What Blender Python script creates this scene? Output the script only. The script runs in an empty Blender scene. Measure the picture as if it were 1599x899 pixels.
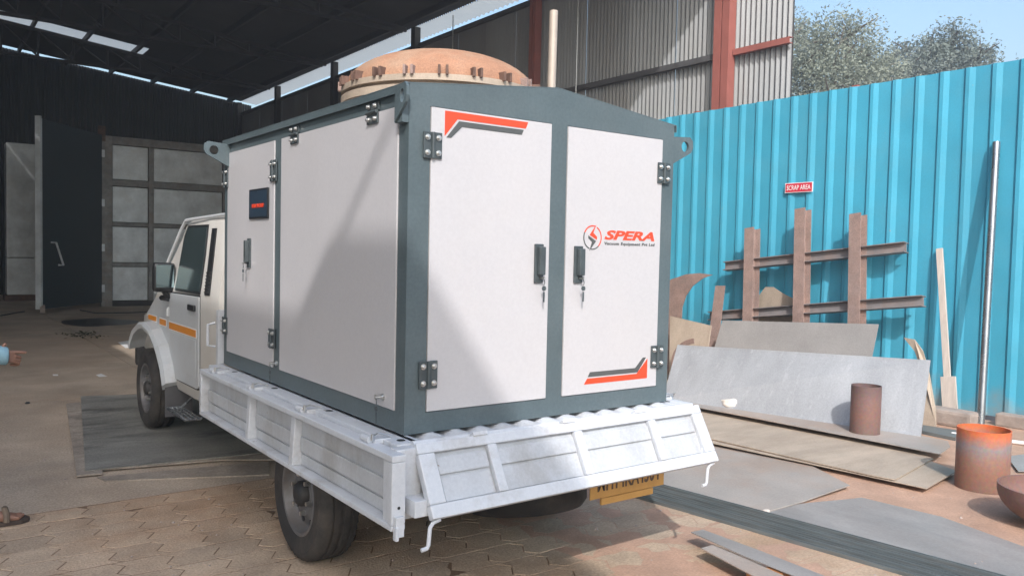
import bpy, bmesh, math, random
from mathutils import Vector, Matrix, noise
random.seed(7)
R_ = math.radians
scene = bpy.context.scene
C = scene.collection

# ------------------------------------------------------------------ camera
F_PX, CAM = 1265.225, Vector((-1.55270, -2.80763, 1.54122))
CROT = (R_(87.52396), R_(-1.24246), R_(-36.32682))
cd = bpy.data.cameras.new('camera'); cam = bpy.data.objects.new('camera', cd); C.objects.link(cam)
cd.sensor_width = 36; cd.lens = F_PX / 1599 * 36; cd.clip_start = .05; cd.clip_end = 3000
cam.location = CAM; cam.rotation_euler = CROT
scene.camera = cam
# ------------------------------------------------------------------ world, sun, exposure
SUN = Vector((.38, .55, -.54)).normalized()          # direction the light travels
w = bpy.data.worlds.new('World'); scene.world = w; w.use_nodes = True
nt = w.node_tree; nt.nodes.clear()
sky = nt.nodes.new('ShaderNodeTexSky'); sky.sky_type = 'NISHITA'; sky.sun_disc = False
sky.sun_elevation = math.asin(-SUN.z); sky.sun_rotation = math.atan2(-SUN.x, -SUN.y) % (2*math.pi)
sky.dust_density = 4.5; sky.air_density = 1.5; sky.ozone_density = 4.5
bg = nt.nodes.new('ShaderNodeBackground'); bg.inputs[1].default_value = 0.15
wo = nt.nodes.new('ShaderNodeOutputWorld')
nt.links.new(sky.outputs[0], bg.inputs[0]); nt.links.new(bg.outputs[0], wo.inputs[0])
sl = bpy.data.lights.new('sun', 'SUN'); sl.energy = 2.0; sl.angle = R_(.55); sl.color = (1, .962, .945)
so = bpy.data.objects.new('sun', sl); C.objects.link(so); so.location = (-8, -10, 14)
so.rotation_euler = SUN.to_track_quat('-Z', 'Y').to_euler()
scene.view_settings.view_transform = 'Standard'; scene.view_settings.look = 'None'
scene.view_settings.exposure = 0.86; scene.view_settings.gamma = 1
scene.view_settings.use_curve_mapping = False

# ------------------------------------------------------------------ pixels to rays (positions come from the surface touched)
RM = cam.rotation_euler.to_matrix()
def ray(u, v): return RM @ Vector(((u-799.5)/F_PX, -(v-449.5)/F_PX, -1))
def onax(u, v, ax, val):
    d = ray(u, v); return CAM + d*((val-CAM[ax])/d[ax])
def G(u, v, z=0.): return onax(u, v, 2, z)
def PX(u, v, x): return onax(u, v, 0, x)
def PY(u, v, y): return onax(u, v, 1, y)
def onplane(u, v, p, n):
    d = ray(u, v); p = Vector(p); n = Vector(n); return CAM + d*((p-CAM).dot(n)/d.dot(n))

# ------------------------------------------------------------------ materials
MATS = {}
def mat(name, col, rough=.55, metal=0., var=.15, scale=5., bump=0., bscale=60., dirt=None, damt=.0, dscale=1.5,
        stretch=(1,1,1), col2=None, spec=.5, dlo=.45, dhi=.7, trans=0., fine=0., chips=None, mud=None, rnd=0., wave=0.):
    if name in MATS: return MATS[name]
    m = bpy.data.materials.new(name); m.use_nodes = True; t = m.node_tree; t.nodes.clear(); N = t.nodes.new; L = t.links.new
    out = N('ShaderNodeOutputMaterial'); b = N('ShaderNodeBsdfPrincipled')
    geo = N('ShaderNodeNewGeometry'); mp = N('ShaderNodeMapping'); mp.inputs['Scale'].default_value = stretch
    L(geo.outputs['Position'], mp.inputs['Vector'])
    n1 = N('ShaderNodeTexNoise'); n1.inputs['Scale'].default_value = scale; n1.inputs['Detail'].default_value = 9; n1.inputs['Roughness'].default_value = .62
    L(mp.outputs[0], n1.inputs['Vector'])
    r1 = N('ShaderNodeValToRGB'); r1.color_ramp.elements[0].position = .32; r1.color_ramp.elements[1].position = .68
    c2 = col2 or tuple(min(1, c*(1+var)) for c in col)
    c1 = tuple(c*(1-var) for c in col) if not col2 else col
    r1.color_ramp.elements[0].color = (*c1, 1); r1.color_ramp.elements[1].color = (*c2, 1)
    L(n1.outputs['Fac'], r1.inputs['Fac']); colout = r1.outputs['Color']
    if dirt:
        n2 = N('ShaderNodeTexNoise'); n2.inputs['Scale'].default_value = dscale; n2.inputs['Detail'].default_value = 11; n2.inputs['Roughness'].default_value = .68
        mp2 = N('ShaderNodeMapping'); mp2.inputs['Location'].default_value = (3.7, 9.1, 5.3); mp2.inputs['Scale'].default_value = stretch
        L(geo.outputs['Position'], mp2.inputs['Vector']); L(mp2.outputs[0], n2.inputs['Vector'])
        r2 = N('ShaderNodeMapRange'); r2.inputs['From Min'].default_value = dlo; r2.inputs['From Max'].default_value = dhi; r2.inputs['To Max'].default_value = damt
        L(n2.outputs['Fac'], r2.inputs['Value'])
        mx = N('ShaderNodeMix'); mx.data_type = 'RGBA'; mx.inputs['B'].default_value = (*dirt, 1)
        L(r2.outputs[0], mx.inputs['Factor']); L(colout, mx.inputs['A']); colout = mx.outputs['Result']
    def blend(fac, colr, mode='MIX'):
        nonlocal colout
        q = N('ShaderNodeMix'); q.data_type = 'RGBA'; q.blend_type = mode
        if hasattr(fac, 'default_value'): L(fac, q.inputs['Factor'])
        else: q.inputs['Factor'].default_value = fac
        L(colout, q.inputs['A'])
        if isinstance(colr, tuple): q.inputs['B'].default_value = (*colr, 1)
        else: L(colr, q.inputs['B'])
        colout = q.outputs['Result']
    def noise_fac(sc, lo, hi, amt, loc=(0,0,0), det=6):
        q = N('ShaderNodeTexNoise'); q.inputs['Scale'].default_value = sc; q.inputs['Detail'].default_value = det; q.inputs['Roughness'].default_value = .65
        mq = N('ShaderNodeMapping'); mq.inputs['Location'].default_value = loc; L(geo.outputs['Position'], mq.inputs['Vector']); L(mq.outputs[0], q.inputs['Vector'])
        r = N('ShaderNodeMapRange'); r.inputs['From Min'].default_value = lo; r.inputs['From Max'].default_value = hi; r.inputs['To Max'].default_value = amt
        L(q.outputs['Fac'], r.inputs['Value']); return r.outputs[0]
    if fine:                                               # fine speckle
        f1 = noise_fac(70, .35, .65, 1); cr = N('ShaderNodeValToRGB'); cr.color_ramp.elements[0].color = (.2,.2,.2,1); cr.color_ramp.elements[1].color = (.8,.8,.8,1)
        L(f1, cr.inputs[0]); blend(fine, cr.outputs[0], 'OVERLAY')
    if chips: blend(noise_fac(chips[1], chips[2], chips[2]+.03, .85, (7,1,4), 8), chips[0])
    if rnd:
        oi = N('ShaderNodeObjectInfo'); hs = N('ShaderNodeHueSaturation'); rv = N('ShaderNodeMapRange'); rv.inputs['To Min'].default_value = 1-rnd; rv.inputs['To Max'].default_value = 1+rnd
        L(oi.outputs['Random'], rv.inputs['Value']); L(rv.outputs[0], hs.inputs['Value']); L(colout, hs.inputs['Color']); colout = hs.outputs['Color']
    if mud:                                                # splashed mud above the ground: (colour, height)
        sz = N('ShaderNodeSeparateXYZ'); L(geo.outputs['Position'], sz.inputs[0])
        nf = noise_fac(3.5, .2, .8, mud[1]*1.6, (2,2,2)); sb = N('ShaderNodeMath'); sb.operation = 'SUBTRACT'; L(nf, sb.inputs[0]); L(sz.outputs[2], sb.inputs[1])
        rm = N('ShaderNodeMapRange'); rm.inputs['From Min'].default_value = -.05; rm.inputs['From Max'].default_value = .35; rm.inputs['To Max'].default_value = .7; L(sb.outputs[0], rm.inputs['Value'])
        blend(rm.outputs[0], mud[0])
    L(colout, b.inputs['Base Color'])
    rr = N('ShaderNodeMapRange'); rr.inputs['To Min'].default_value = max(.03, rough-.1); rr.inputs['To Max'].default_value = min(1, rough+.1)
    L(n1.outputs['Fac'], rr.inputs['Value']); L(rr.outputs[0], b.inputs['Roughness'])
    b.inputs['Metallic'].default_value = metal; b.inputs['Specular IOR Level'].default_value = spec
    if bump:
        n3 = N('ShaderNodeTexNoise'); n3.inputs['Scale'].default_value = bscale; n3.inputs['Detail'].default_value = 6
        L(mp.outputs[0], n3.inputs['Vector'])
        bp = N('ShaderNodeBump'); bp.inputs['Strength'].default_value = bump; bp.inputs['Distance'].default_value = .01
        L(n3.outputs['Fac'], bp.inputs['Height']); L(bp.outputs[0], b.inputs['Normal'])
    if wave:                                               # slow oil-canning of thin sheet
        n4 = N('ShaderNodeTexNoise'); n4.inputs['Scale'].default_value = 2.2; n4.inputs['Detail'].default_value = 1
        L(geo.outputs['Position'], n4.inputs['Vector']); b4 = N('ShaderNodeBump'); b4.inputs['Strength'].default_value = wave; b4.inputs['Distance'].default_value = .05
        L(n4.outputs['Fac'], b4.inputs['Height'])
        if bump: L(bp.outputs[0], b4.inputs['Normal'])
        L(b4.outputs[0], b.inputs['Normal'])
    if trans:
        tr = N('ShaderNodeBsdfTranslucent'); tr.inputs['Color'].default_value = (*c2, 1)
        ms = N('ShaderNodeMixShader'); ms.inputs[0].default_value = trans
        L(b.outputs[0], ms.inputs[1]); L(tr.outputs[0], ms.inputs[2]); L(ms.outputs[0], out.inputs[0])
    else: L(b.outputs[0], out.inputs[0])
    MATS[name] = m; return m

soil_c = (.43, .275, .195)
m_pav = mat('paver_concrete', (.45,.345,.25), .9, var=.28, scale=2.2, bump=.5, bscale=90, dirt=(.38,.22,.12), damt=.7, dscale=.9, fine=.3, rnd=.12)
m_slab = mat('slab_concrete', (.42,.345,.27), .88, var=.24, scale=1.3, bump=.35, bscale=45, dirt=(.38,.27,.185), damt=.6, dscale=.5, fine=.4)
m_soil = mat('soil', soil_c, .95, var=.2, scale=3.5, bump=.6, bscale=55, dirt=(.33,.22,.165), damt=.7, dscale=1.1, fine=.2)
m_dust = mat('dust', (.165,.105,.065), .95, var=.2, scale=3, bump=.5, bscale=70, dirt=(.19,.10,.05), damt=.7, dscale=.8, fine=.3)
m_white = mat('truck_white', (.53,.555,.57), .38, var=.03, scale=3, dirt=(.42,.38,.33), damt=.35, dscale=3.5, dlo=.5, dhi=.75, bump=.06, bscale=30, wave=.15, fine=.08)
m_deckw = mat('deck_white', (.57,.595,.63), .42, var=.04, scale=4, dirt=(.34,.32,.30), damt=.55, dscale=6, dlo=.52, dhi=.72, bump=.15, bscale=25, chips=((.20,.13,.09), 16, .685), wave=.12, fine=.1)
m_cream = mat('cab_cream', (.60,.58,.54), .34, var=.03, scale=2, dirt=(.4,.35,.28), damt=.25, dscale=3)
m_deckp = mat('deck_panel_white', (.475,.495,.52), .45, var=.07, scale=5, dirt=(.33,.32,.31), damt=.6, dscale=5, dlo=.48, dhi=.66, bump=.15, bscale=25, stretch=(1,1,.35), chips=((.22,.15,.11), 14, .68), wave=.15, fine=.1)
m_encl = mat('enclosure_grey', (.088,.118,.128), .42, var=.10, scale=4, dirt=(.14,.165,.17), damt=.35, dscale=2.5, bump=.05, bscale=20, fine=.15, wave=.06)
m_door = mat('door_white', (.51,.50,.51), .33, var=.025, scale=1.2, dirt=(.55,.52,.50), damt=.25, dscale=1.6, bump=.03, bscale=3, wave=.10, fine=.05)
m_hinge = mat('hinge_grey', (.06,.075,.08), .45, var=.2, scale=20)
m_zinc = mat('zinc', (.62,.62,.60), .3, metal=.9, var=.15, scale=50)
m_red = mat('sticker_red', (.80,.07,.025), .35, var=.03)
m_grey = mat('sticker_grey', (.085,.09,.088), .4, var=.05)
m_black = mat('black_plastic', (.018,.02,.022), .42, var=.2, scale=10)
m_badge = mat('badge_blue', (.03,.05,.075), .3, var=.1)
m_rub = mat('rubber', (.028,.027,.027), .8, var=.3, scale=8, bump=.2, bscale=80, dirt=(.13,.11,.09), damt=.55, dscale=4)
m_rim = mat('rim_steel', (.16,.16,.165), .5, metal=.3, var=.2, scale=12, dirt=(.16,.12,.09), damt=.6, dscale=8)
m_under = mat('chassis_black', (.025,.026,.028), .6, var=.3, scale=6, dirt=(.12,.10,.08), damt=.5, dscale=3)
m_glass = mat('dark_glass', (.035,.05,.052), .06, var=.2, scale=2, spec=.8)
m_mirror = mat('mirror_glass', (.45,.6,.65), .04, metal=1., var=.02)
m_orange = mat('tape_orange', (.75,.27,.02), .4, var=.06, scale=30)
m_plate = mat('plate_yellow', (.58,.32,.09), .45, var=.1, scale=10)
m_ink = mat('ink_dark', (.11,.07,.045), .6)
m_fence = mat('fence_blue', (.055,.37,.53), .55, var=.05, scale=1.2, dirt=(.12,.37,.48), damt=.3, dscale=1.8, bump=.05, bscale=6, wave=.35, rnd=.05, fine=.08, mud=((.33,.26,.20), .35), chips=((.35,.33,.32), 9, .70))
m_sred = mat('sign_red', (.62,.03,.06), .4, var=.05)
m_swhite = mat('sign_white', (.8,.8,.8), .5, var=.03)
m_clad = mat('cladding', (.25,.26,.265), .5, metal=.25, var=.14, scale=1.5, dirt=(.22,.19,.16), damt=.5, dscale=.8, stretch=(1,1,.25), fine=.1, rnd=.12)
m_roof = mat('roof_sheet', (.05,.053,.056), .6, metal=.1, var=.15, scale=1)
m_translu = mat('fibreglass', (.7,.68,.6), .6, var=.1, scale=2, trans=.75)
m_colred = mat('column_red', (.34,.12,.10), .5, var=.12, scale=3, dirt=(.3,.12,.1), damt=.4, dscale=3)
m_dsteel = mat('dark_steel', (.028,.027,.028), .6, var=.25, scale=5)
m_girt = mat('girt_grey', (.09,.09,.095), .6, var=.2, scale=5)
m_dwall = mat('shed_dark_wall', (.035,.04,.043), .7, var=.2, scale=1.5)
m_galv = mat('galvanised_panel', (.66,.70,.73), .35, metal=.2, var=.22, scale=2.5, dirt=(.6,.6,.58), damt=.5, dscale=2.2, dlo=.5, dhi=.66, bump=.25, bscale=4)
m_frame = mat('oven_frame', (.24,.24,.235), .55, metal=.4, var=.3, scale=6, dirt=(.25,.17,.11), damt=.5, dscale=4)
m_odoor = mat('oven_door_green', (.03,.048,.055), .5, var=.12, scale=2)
m_rustlt = mat('rust_light', (.36,.19,.115), .82, var=.14, scale=5, bump=.2, bscale=50, dirt=(.42,.30,.21), damt=.7, dscale=2.2, fine=.3)
m_rustb = mat('rust_beam', (.29,.20,.17), .72, var=.2, scale=7, bump=.15, bscale=60, dirt=(.22,.18,.17), damt=.6, dscale=4, fine=.3)
m_beamg = mat('beam_grey', (.23,.215,.215), .6, metal=.15, var=.2, scale=6, dirt=(.30,.19,.15), damt=.5, dscale=4)
m_rustd = mat('rust_dark', (.13,.075,.055), .8, var=.3, scale=12, bump=.2, bscale=60)
m_shsteel = mat('sheet_steel', (.33,.345,.36), .45, metal=.15, var=.16, scale=1.6, dirt=(.52,.53,.54), damt=.45, dscale=9, dlo=.56, dhi=.70, stretch=(1.,1.6,.10), bump=.06, bscale=5, fine=.15)
m_shlt = mat('sheet_light', (.36,.35,.34), .6, metal=.2, var=.1, scale=2, dirt=(.28,.27,.26), damt=.5, dscale=2, fine=.14, chips=((.30,.18,.11), 6, .70))
m_plateg = mat('plate_grey', (.35,.315,.285), .55, metal=.08, var=.14, scale=2, dirt=(.38,.25,.17), damt=.7, dscale=1.2, bump=.1, bscale=14, fine=.14, chips=((.30,.18,.11), 6, .70))
m_plated = mat('plate_dark', (.30,.28,.265), .48, metal=.1, var=.2, scale=2.2, dirt=(.27,.24,.22), damt=.7, dscale=1.8, stretch=(1.8,.7,1), bump=.1, bscale=10, fine=.14, chips=((.30,.18,.11), 6, .70))
m_plateb = mat('plate_tan', (.43,.355,.28), .7, metal=.1, var=.14, scale=2.5, dirt=(.26,.20,.15), damt=.6, dscale=2, stretch=(.6,1.8,1), bump=.12, bscale=14, fine=.14, chips=((.30,.18,.11), 6, .70))
m_plyg = mat('wheel_plate', (.28,.275,.25), .55, metal=.2, var=.22, scale=2.4, dirt=(.075,.075,.068), damt=.75, dscale=1.3, stretch=(.6,1.7,1), dlo=.52, dhi=.66, fine=.3)
m_plylt = mat('wheel_plate_light', (.36,.31,.26), .75, metal=.1, var=.2, scale=5, dirt=(.14,.12,.1), damt=.5, dscale=4, fine=.3)
m_bars = mat('bar_steel', (.145,.17,.178), .4, metal=.3, var=.2, scale=6, stretch=(4,.5,4), dirt=(.2,.18,.16), damt=.4, dscale=6)
m_wood = mat('pale_wood', (.58,.51,.45), .8, var=.12, scale=9, stretch=(3,3,.4), bump=.1)
m_woodo = mat('orange_wood', (.42,.19,.07), .75, var=.2, scale=9)
m_pipe = mat('pipe_pale', (.46,.40,.34), .55, metal=.2, var=.12, scale=4)
m_tube = mat('steel_tube', (.34,.36,.38), .28, metal=.85, var=.15, scale=5)
m_conc = mat('old_concrete', (.33,.275,.24), .9, var=.2, scale=6, bump=.5, bscale=40)
m_stone = mat('white_stone', (.78,.74,.68), .8, var=.06, scale=9, bump=.3, bscale=30, dirt=(.4,.28,.18), damt=.5, dscale=6)
m_pvc = mat('white_pvc', (.75,.72,.70), .45, var=.04)
m_paper = mat('paper', (.72,.72,.72), .8, var=.05)
m_card = mat('cardboard', (.42,.30,.2), .85, var=.1)
m_leafd = mat('dry_leaves', (.07,.07,.04), .8, var=.4, scale=30)
m_dark_patch = mat('dark_patch', (.03,.03,.03), .4, var=.3, scale=5)
m_leaf = mat('leaf_dusty', (.235,.26,.205), .65, var=.4, scale=1.3, trans=.25)
m_leaf2 = mat('leaf_dark', (.155,.185,.16), .65, var=.4, scale=1.0, trans=.2)
m_bark = mat('bark', (.12,.095,.075), .9, var=.3, scale=10)
m_plaster = mat('plaster', (.66,.62,.55), .9, var=.1, scale=.6)
m_skin = mat('skin', (.24,.125,.085), .55, var=.1, scale=20)
m_blue = mat('shirt_blue', (.25,.42,.5), .85, var=.08, scale=40)
m_navy = mat('trouser_navy', (.03,.04,.06), .85, var=.15, scale=40)
m_sand = mat('sandal_brown', (.14,.105,.075), .7, var=.2, scale=20)
m_sole = mat('sandal_sole', (.06,.042,.035), .8, var=.2, scale=20)
m_hair = mat('hair_black', (.01,.009,.008), .5)

# drum with heat-tinted paint
def drum_mat(name, zlo, zhi, tint):
    m = bpy.data.materials.new(name); m.use_nodes = True; t = m.node_tree; b = t.nodes['Principled BSDF']; N = t.nodes.new; L = t.links.new
    tc = N('ShaderNodeTexCoord'); sx = N('ShaderNodeSeparateXYZ'); L(tc.outputs['Object'], sx.inputs[0])
    no = N('ShaderNodeTexNoise'); no.inputs['Scale'].default_value = 6; no.inputs['Detail'].default_value = 7; L(tc.outputs['Object'], no.inputs['Vector'])
    mr = N('ShaderNodeMapRange'); mr.inputs['From Min'].default_value = zlo; mr.inputs['From Max'].default_value = zhi; L(sx.outputs[2], mr.inputs['Value'])
    ad = N('ShaderNodeMath'); ad.operation = 'MULTIPLY_ADD'; ad.inputs[1].default_value = .35; L(no.outputs['Fac'], ad.inputs[0]); L(mr.outputs[0], ad.inputs[2])
    cr = N('ShaderNodeValToRGB'); e = cr.color_ramp.elements
    stops = [(.1,(.20,.115,.085)),(.45,(.25,.12,.08)),(.72,(.27,.15,.115)),(.92,(.24,.20,.20)),(1.12,(.52,.14,.05)),(1.2,(.60,.12,.03))] if tint else \
            [(.1,(.15,.10,.085)),(.5,(.20,.105,.085)),(.9,(.19,.11,.10)),(1.2,(.13,.085,.08))]
    e[0].position = stops[0][0]/1.35; e[0].color = (*stops[0][1],1); e[1].position = stops[-1][0]/1.35; e[1].color = (*stops[-1][1],1)
    for p, c in stops[1:-1]:
        k = e.new(p/1.35); k.color = (*c,1)
    dv = N('ShaderNodeMath'); dv.operation = 'DIVIDE'; dv.inputs[1].default_value = 1.35; L(ad.outputs[0], dv.inputs[0]); L(dv.outputs[0], cr.inputs[0])
    n2 = N('ShaderNodeTexNoise'); n2.inputs['Scale'].default_value = 45; n2.inputs['Detail'].default_value = 5; L(tc.outputs['Object'], n2.inputs['Vector'])
    mx = N('ShaderNodeMix'); mx.data_type = 'RGBA'; mx.blend_type = 'OVERLAY'; mx.inputs['Factor'].default_value = .35
    L(cr.outputs[0], mx.inputs['A']); L(n2.outputs['Color'], mx.inputs['B']); L(mx.outputs['Result'], b.inputs['Base Color'])
    b.inputs['Roughness'].default_value = .65; return m

# ------------------------------------------------------------------ mesh helpers
BASE = {}
def col_obj(o): C.objects.link(o); return o
def tag(o, label=None, cat=None, group=None, kind=None):
    if label: o['label'] = label
    if cat: o['category'] = cat
    if group: o['group'] = group
    if kind: o['kind'] = kind
    return o
def thing(name, loc, label, cat, group=None):
    o = col_obj(bpy.data.objects.new(name, None)); o.location = loc; o.empty_display_size = .2
    BASE[o] = Vector(loc); return tag(o, label, cat, group)
class MB:
    def __init__(s): s.v = []; s.f = []
    def add(s, vs, fs):
        k = len(s.v); s.v += [Vector(p) for p in vs]; s.f += [tuple(i+k for i in f) for f in fs]; return s
    def box(s, x0, x1, y0, y1, z0, z1):
        x0,x1 = sorted((x0,x1)); y0,y1 = sorted((y0,y1)); z0,z1 = sorted((z0,z1))
        return s.add([(x0,y0,z0),(x1,y0,z0),(x1,y1,z0),(x0,y1,z0),(x0,y0,z1),(x1,y0,z1),(x1,y1,z1),(x0,y1,z1)],
                     [(0,3,2,1),(4,5,6,7),(0,1,5,4),(1,2,6,5),(2,3,7,6),(3,0,4,7)])
    def fbox(s, fr, u0, u1, v0, v1, w0, w1):           # box in a frame (origin, ex, ey, ez)
        o, a, b, c = fr; k = len(s.v); s.box(u0, u1, v0, v1, w0, w1)
        for i in range(k, k+8): p = s.v[i]; s.v[i] = o + a*p.x + b*p.y + c*p.z
        return s
    def prism(s, poly, vec):
        n = len(poly); vec = Vector(vec); P = [Vector(p) for p in poly]
        return s.add(P + [p+vec for p in P], [tuple(range(n))[::-1], tuple(range(n, 2*n))] + [(i, (i+1) % n, n+(i+1) % n, n+i) for i in range(n)])
    def cyl(s, p0, p1, r0, r1=None, n=14, caps=True):
        p0 = Vector(p0); p1 = Vector(p1); r1 = r0 if r1 is None else r1
        return s.tube([p0, p1], [r0, r1], n, caps)
    def tube(s, pts, r, n=10, caps=True):
        pts = [Vector(p) for p in pts]; r = r if isinstance(r, (list, tuple)) else [r]*len(pts)
        k = len(s.v); vs = []; fs = []; up = None
        for i, p in enumerate(pts):
            d = (pts[min(i+1, len(pts)-1)] - pts[max(i-1, 0)]).normalized()
            if up is None: up = d.orthogonal().normalized()
            up = (up - d*up.dot(d)).normalized(); sd = d.cross(up)
            vs += [p + (up*math.cos(2*math.pi*j/n) + sd*math.sin(2*math.pi*j/n))*r[i] for j in range(n)]
        for i in range(len(pts)-1):
            fs += [(i*n+j, i*n+(j+1) % n, (i+1)*n+(j+1) % n, (i+1)*n+j) for j in range(n)]
        if caps: fs += [tuple(range(n))[::-1], tuple(range((len(pts)-1)*n, len(pts)*n))]
        return s.add(vs, fs)
    def lathe(s, prof, c, axis, n=32, closed=False):   # prof: (radius, height along axis)
        c = Vector(c); ax = Vector(axis).normalized(); a = ax.orthogonal().normalized(); b = ax.cross(a)
        m = len(prof); vs = []; fs = []
        for j in range(n):
            th = 2*math.pi*j/n; d = a*math.cos(th) + b*math.sin(th)
            vs += [c + d*(r(j) if callable(r) else r) + ax*h for r, h in prof]
        for j in range(n):
            k = (j+1) % n
            for i in range(m if closed else m-1):
                l = (i+1) % m; fs.append((j*m+i, k*m+i, k*m+l, j*m+l))
        return s.add(vs, fs)
    def build(s, name, m, parent=None, smooth=False, bevel=0., base=None, recalc=True, seg=2):
        off = BASE.get(parent, Vector((0,0,0))) if base is None else Vector(base)
        me = bpy.data.meshes.new(name); me.from_pydata([p-off for p in s.v], [], s.f)
        if bevel or recalc:
            bm = bmesh.new(); bm.from_mesh(me)
            if recalc: bmesh.ops.recalc_face_normals(bm, faces=bm.faces)
            if bevel:
                ed = [e for e in bm.edges if len(e.link_faces) == 2 and e.calc_face_angle(0) > .5]
                bmesh.ops.bevel(bm, geom=ed, offset=bevel, segments=seg, affect='EDGES', profile=.6, clamp_overlap=True)
            bm.to_mesh(me); bm.free()
        me.materials.append(m)
        if smooth:
            me.polygons.foreach_set('use_smooth', [True]*len(me.polygons))
            try: me.set_sharp_from_angle(angle=R_(38))
            except Exception: pass
        o = col_obj(bpy.data.objects.new(name, me))
        if parent is not None: o.parent = parent
        elif base is not None: o.location = base
        BASE[o] = off
        return o
def inst(src, loc, parent=None, rot=None, scale=None, mat_=None):
    o = src.copy(); C.objects.link(o); o.location = loc
    if rot is not None: o.rotation_euler = rot
    if scale is not None: o.scale = scale
    o.parent = parent; return o
def struct(o): o['kind'] = 'structure'; return o
def text_mesh(body, size, name, m, parent, mtx, shear=0., extrude=.0006, bold=0., align='LEFT', fit=None, spacing=1.):
    cu = bpy.data.curves.new(name, 'FONT'); cu.body = body; cu.size = size; cu.shear = shear; cu.extrude = extrude; cu.offset = bold; cu.align_x = align
    cu.space_character = spacing; cu.resolution_u = 3
    t = bpy.data.objects.new(name, cu); C.objects.link(t); bpy.context.view_layer.update()
    me = bpy.data.meshes.new_from_object(t.evaluated_get(bpy.context.evaluated_depsgraph_get()))
    bpy.data.objects.remove(t)
    xs = [v.co.x for v in me.vertices]; ys = [v.co.y for v in me.vertices]
    if fit:                                              # (width, height): scale the lettering into this rectangle from its lower left
        w_, h_ = max(xs)-min(xs), max(ys)-min(ys)
        for v in me.vertices: v.co.x = (v.co.x-min(xs))*fit[0]/w_; v.co.y = (v.co.y-min(ys))*fit[1]/h_
    off = BASE.get(parent, Vector((0,0,0)))
    me.transform(Matrix.Translation(-off) @ mtx); me.materials.clear(); me.materials.append(m)
    o = col_obj(bpy.data.objects.new(name, me)); o.parent = parent; BASE[o] = off; return o
def frame_mtx(o, ex, ey):
    ex = Vector(ex).normalized(); ey = Vector(ey).normalized(); ez = ex.cross(ey)
    m = Matrix.Identity(4)
    for i in range(3): m[i][0], m[i][1], m[i][2], m[i][3] = ex[i], ey[i], ez[i], o[i]
    return m
def plate(name, px, z, th, m, label, cat, group=None, dz=None, bevel=0.):
    """flat steel sheet lying on something: outline pixels cast on the height it lies at"""
    top = [G(u, v, z+(dz[i] if dz else 0)) for i, (u, v) in enumerate(px)]
    c = sum(top, Vector())/len(top); base = Vector((c.x, c.y, z-th))
    o = MB().prism([p-Vector((0,0,th)) for p in top], (0,0,th)).build(name, m, None, base=base, bevel=bevel)
    return tag(o, label, cat, group)

# ================================================================== SETTING
n = 40
gb = MB(); S_ = 160
gb.add([(-S_,-S_,-.05),(S_,-S_,-.05),(S_,S_,-.05),(-S_,S_,-.05)], [(0,1,2,3)])
struct(gb.build('ground', mat('far_ground', (.27,.245,.22), .95, var=.2, scale=.4)))
def box_struct(name, m, *a): return struct(MB().box(*a).build(name, m))
# concrete slabs of the shed floor with open joints between the bays
slab = struct(col_obj(bpy.data.objects.new('concrete_floor', None)))
xs = [-11.0, -4.5, .66, 4.4, 7.3]; ys = [2.46, 6.2, 10.4, 14.6, 18.8, 25.0]
for i in range(4):
    for j in range(5):
        xa, xb = xs[i]+.005, xs[i+1]-.005; ya, yb = ys[j]+.005, ys[j+1]-.005
        sk = .55 if i == 1 else 0; 
        a0 = xs[i] + (0 if i != 2 else 0)
        MB().box(xa, xb, ya, yb, -.045, -.001*((i+j) % 2)).build('slab', m_slab, slab)
# pavers: zigzag interlocking blocks, each its own piece where they show
PW, PD = .222, .205
def paver_mesh():
    g = .0038; zz = .026
    def edge(x): return [(x-zz*.0+zz, -PD/2+g), (x-zz, -PD/2+PD*.30), (x+zz, -PD/2+PD*.70), (x-zz, PD/2-g)]
    L_ = edge(-PW/2+g); Rr = edge(PW/2-g)
    poly = L_ + Rr[::-1]
    return [(x, y) for x, y in poly]
pp = paver_mesh()
paving = struct(col_obj(bpy.data.objects.new('paving', None)))
proto = None; stuff = MB(); npav = 0
rows = []
for j in range(-16, 18):
    y = 2.455 - PD/2 - (17-j)*PD
    for i in range(-18, 12):
        x = i*PW
        rows.append((x + (0 if j % 2 == 0 else 0.0), y))
inner = [p for p in rows if -1.62 < p[0] < 1.25 and .15 < p[1] < 2.46]
inner.sort(key=lambda p: (p[0]+.2)**2 + (p[1]-1.2)**2); innerset = set(inner[:280])
for (x, y) in rows:
    dz = random.uniform(-.0010, .0010)
    if (x, y) in innerset:
        if proto is None:
            m_ = MB().prism([(a, b, -.04) for a, b in pp], (0, 0, .04)); proto = m_.build('paver', m_pav, paving, bevel=.0012, seg=1)
            proto.location = (x, y, dz)
        else:
            q = inst(proto, (x, y, dz), paving); q.rotation_euler = (random.uniform(-.008,.008), random.uniform(-.008,.008), 0)
    else:
        stuff.prism([(x+a, y+b, -.04+dz) for a, b in pp], (0, 0, .04))
st = stuff.build('paver_field', m_pav, paving, recalc=False); st['kind'] = 'stuff'
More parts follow.
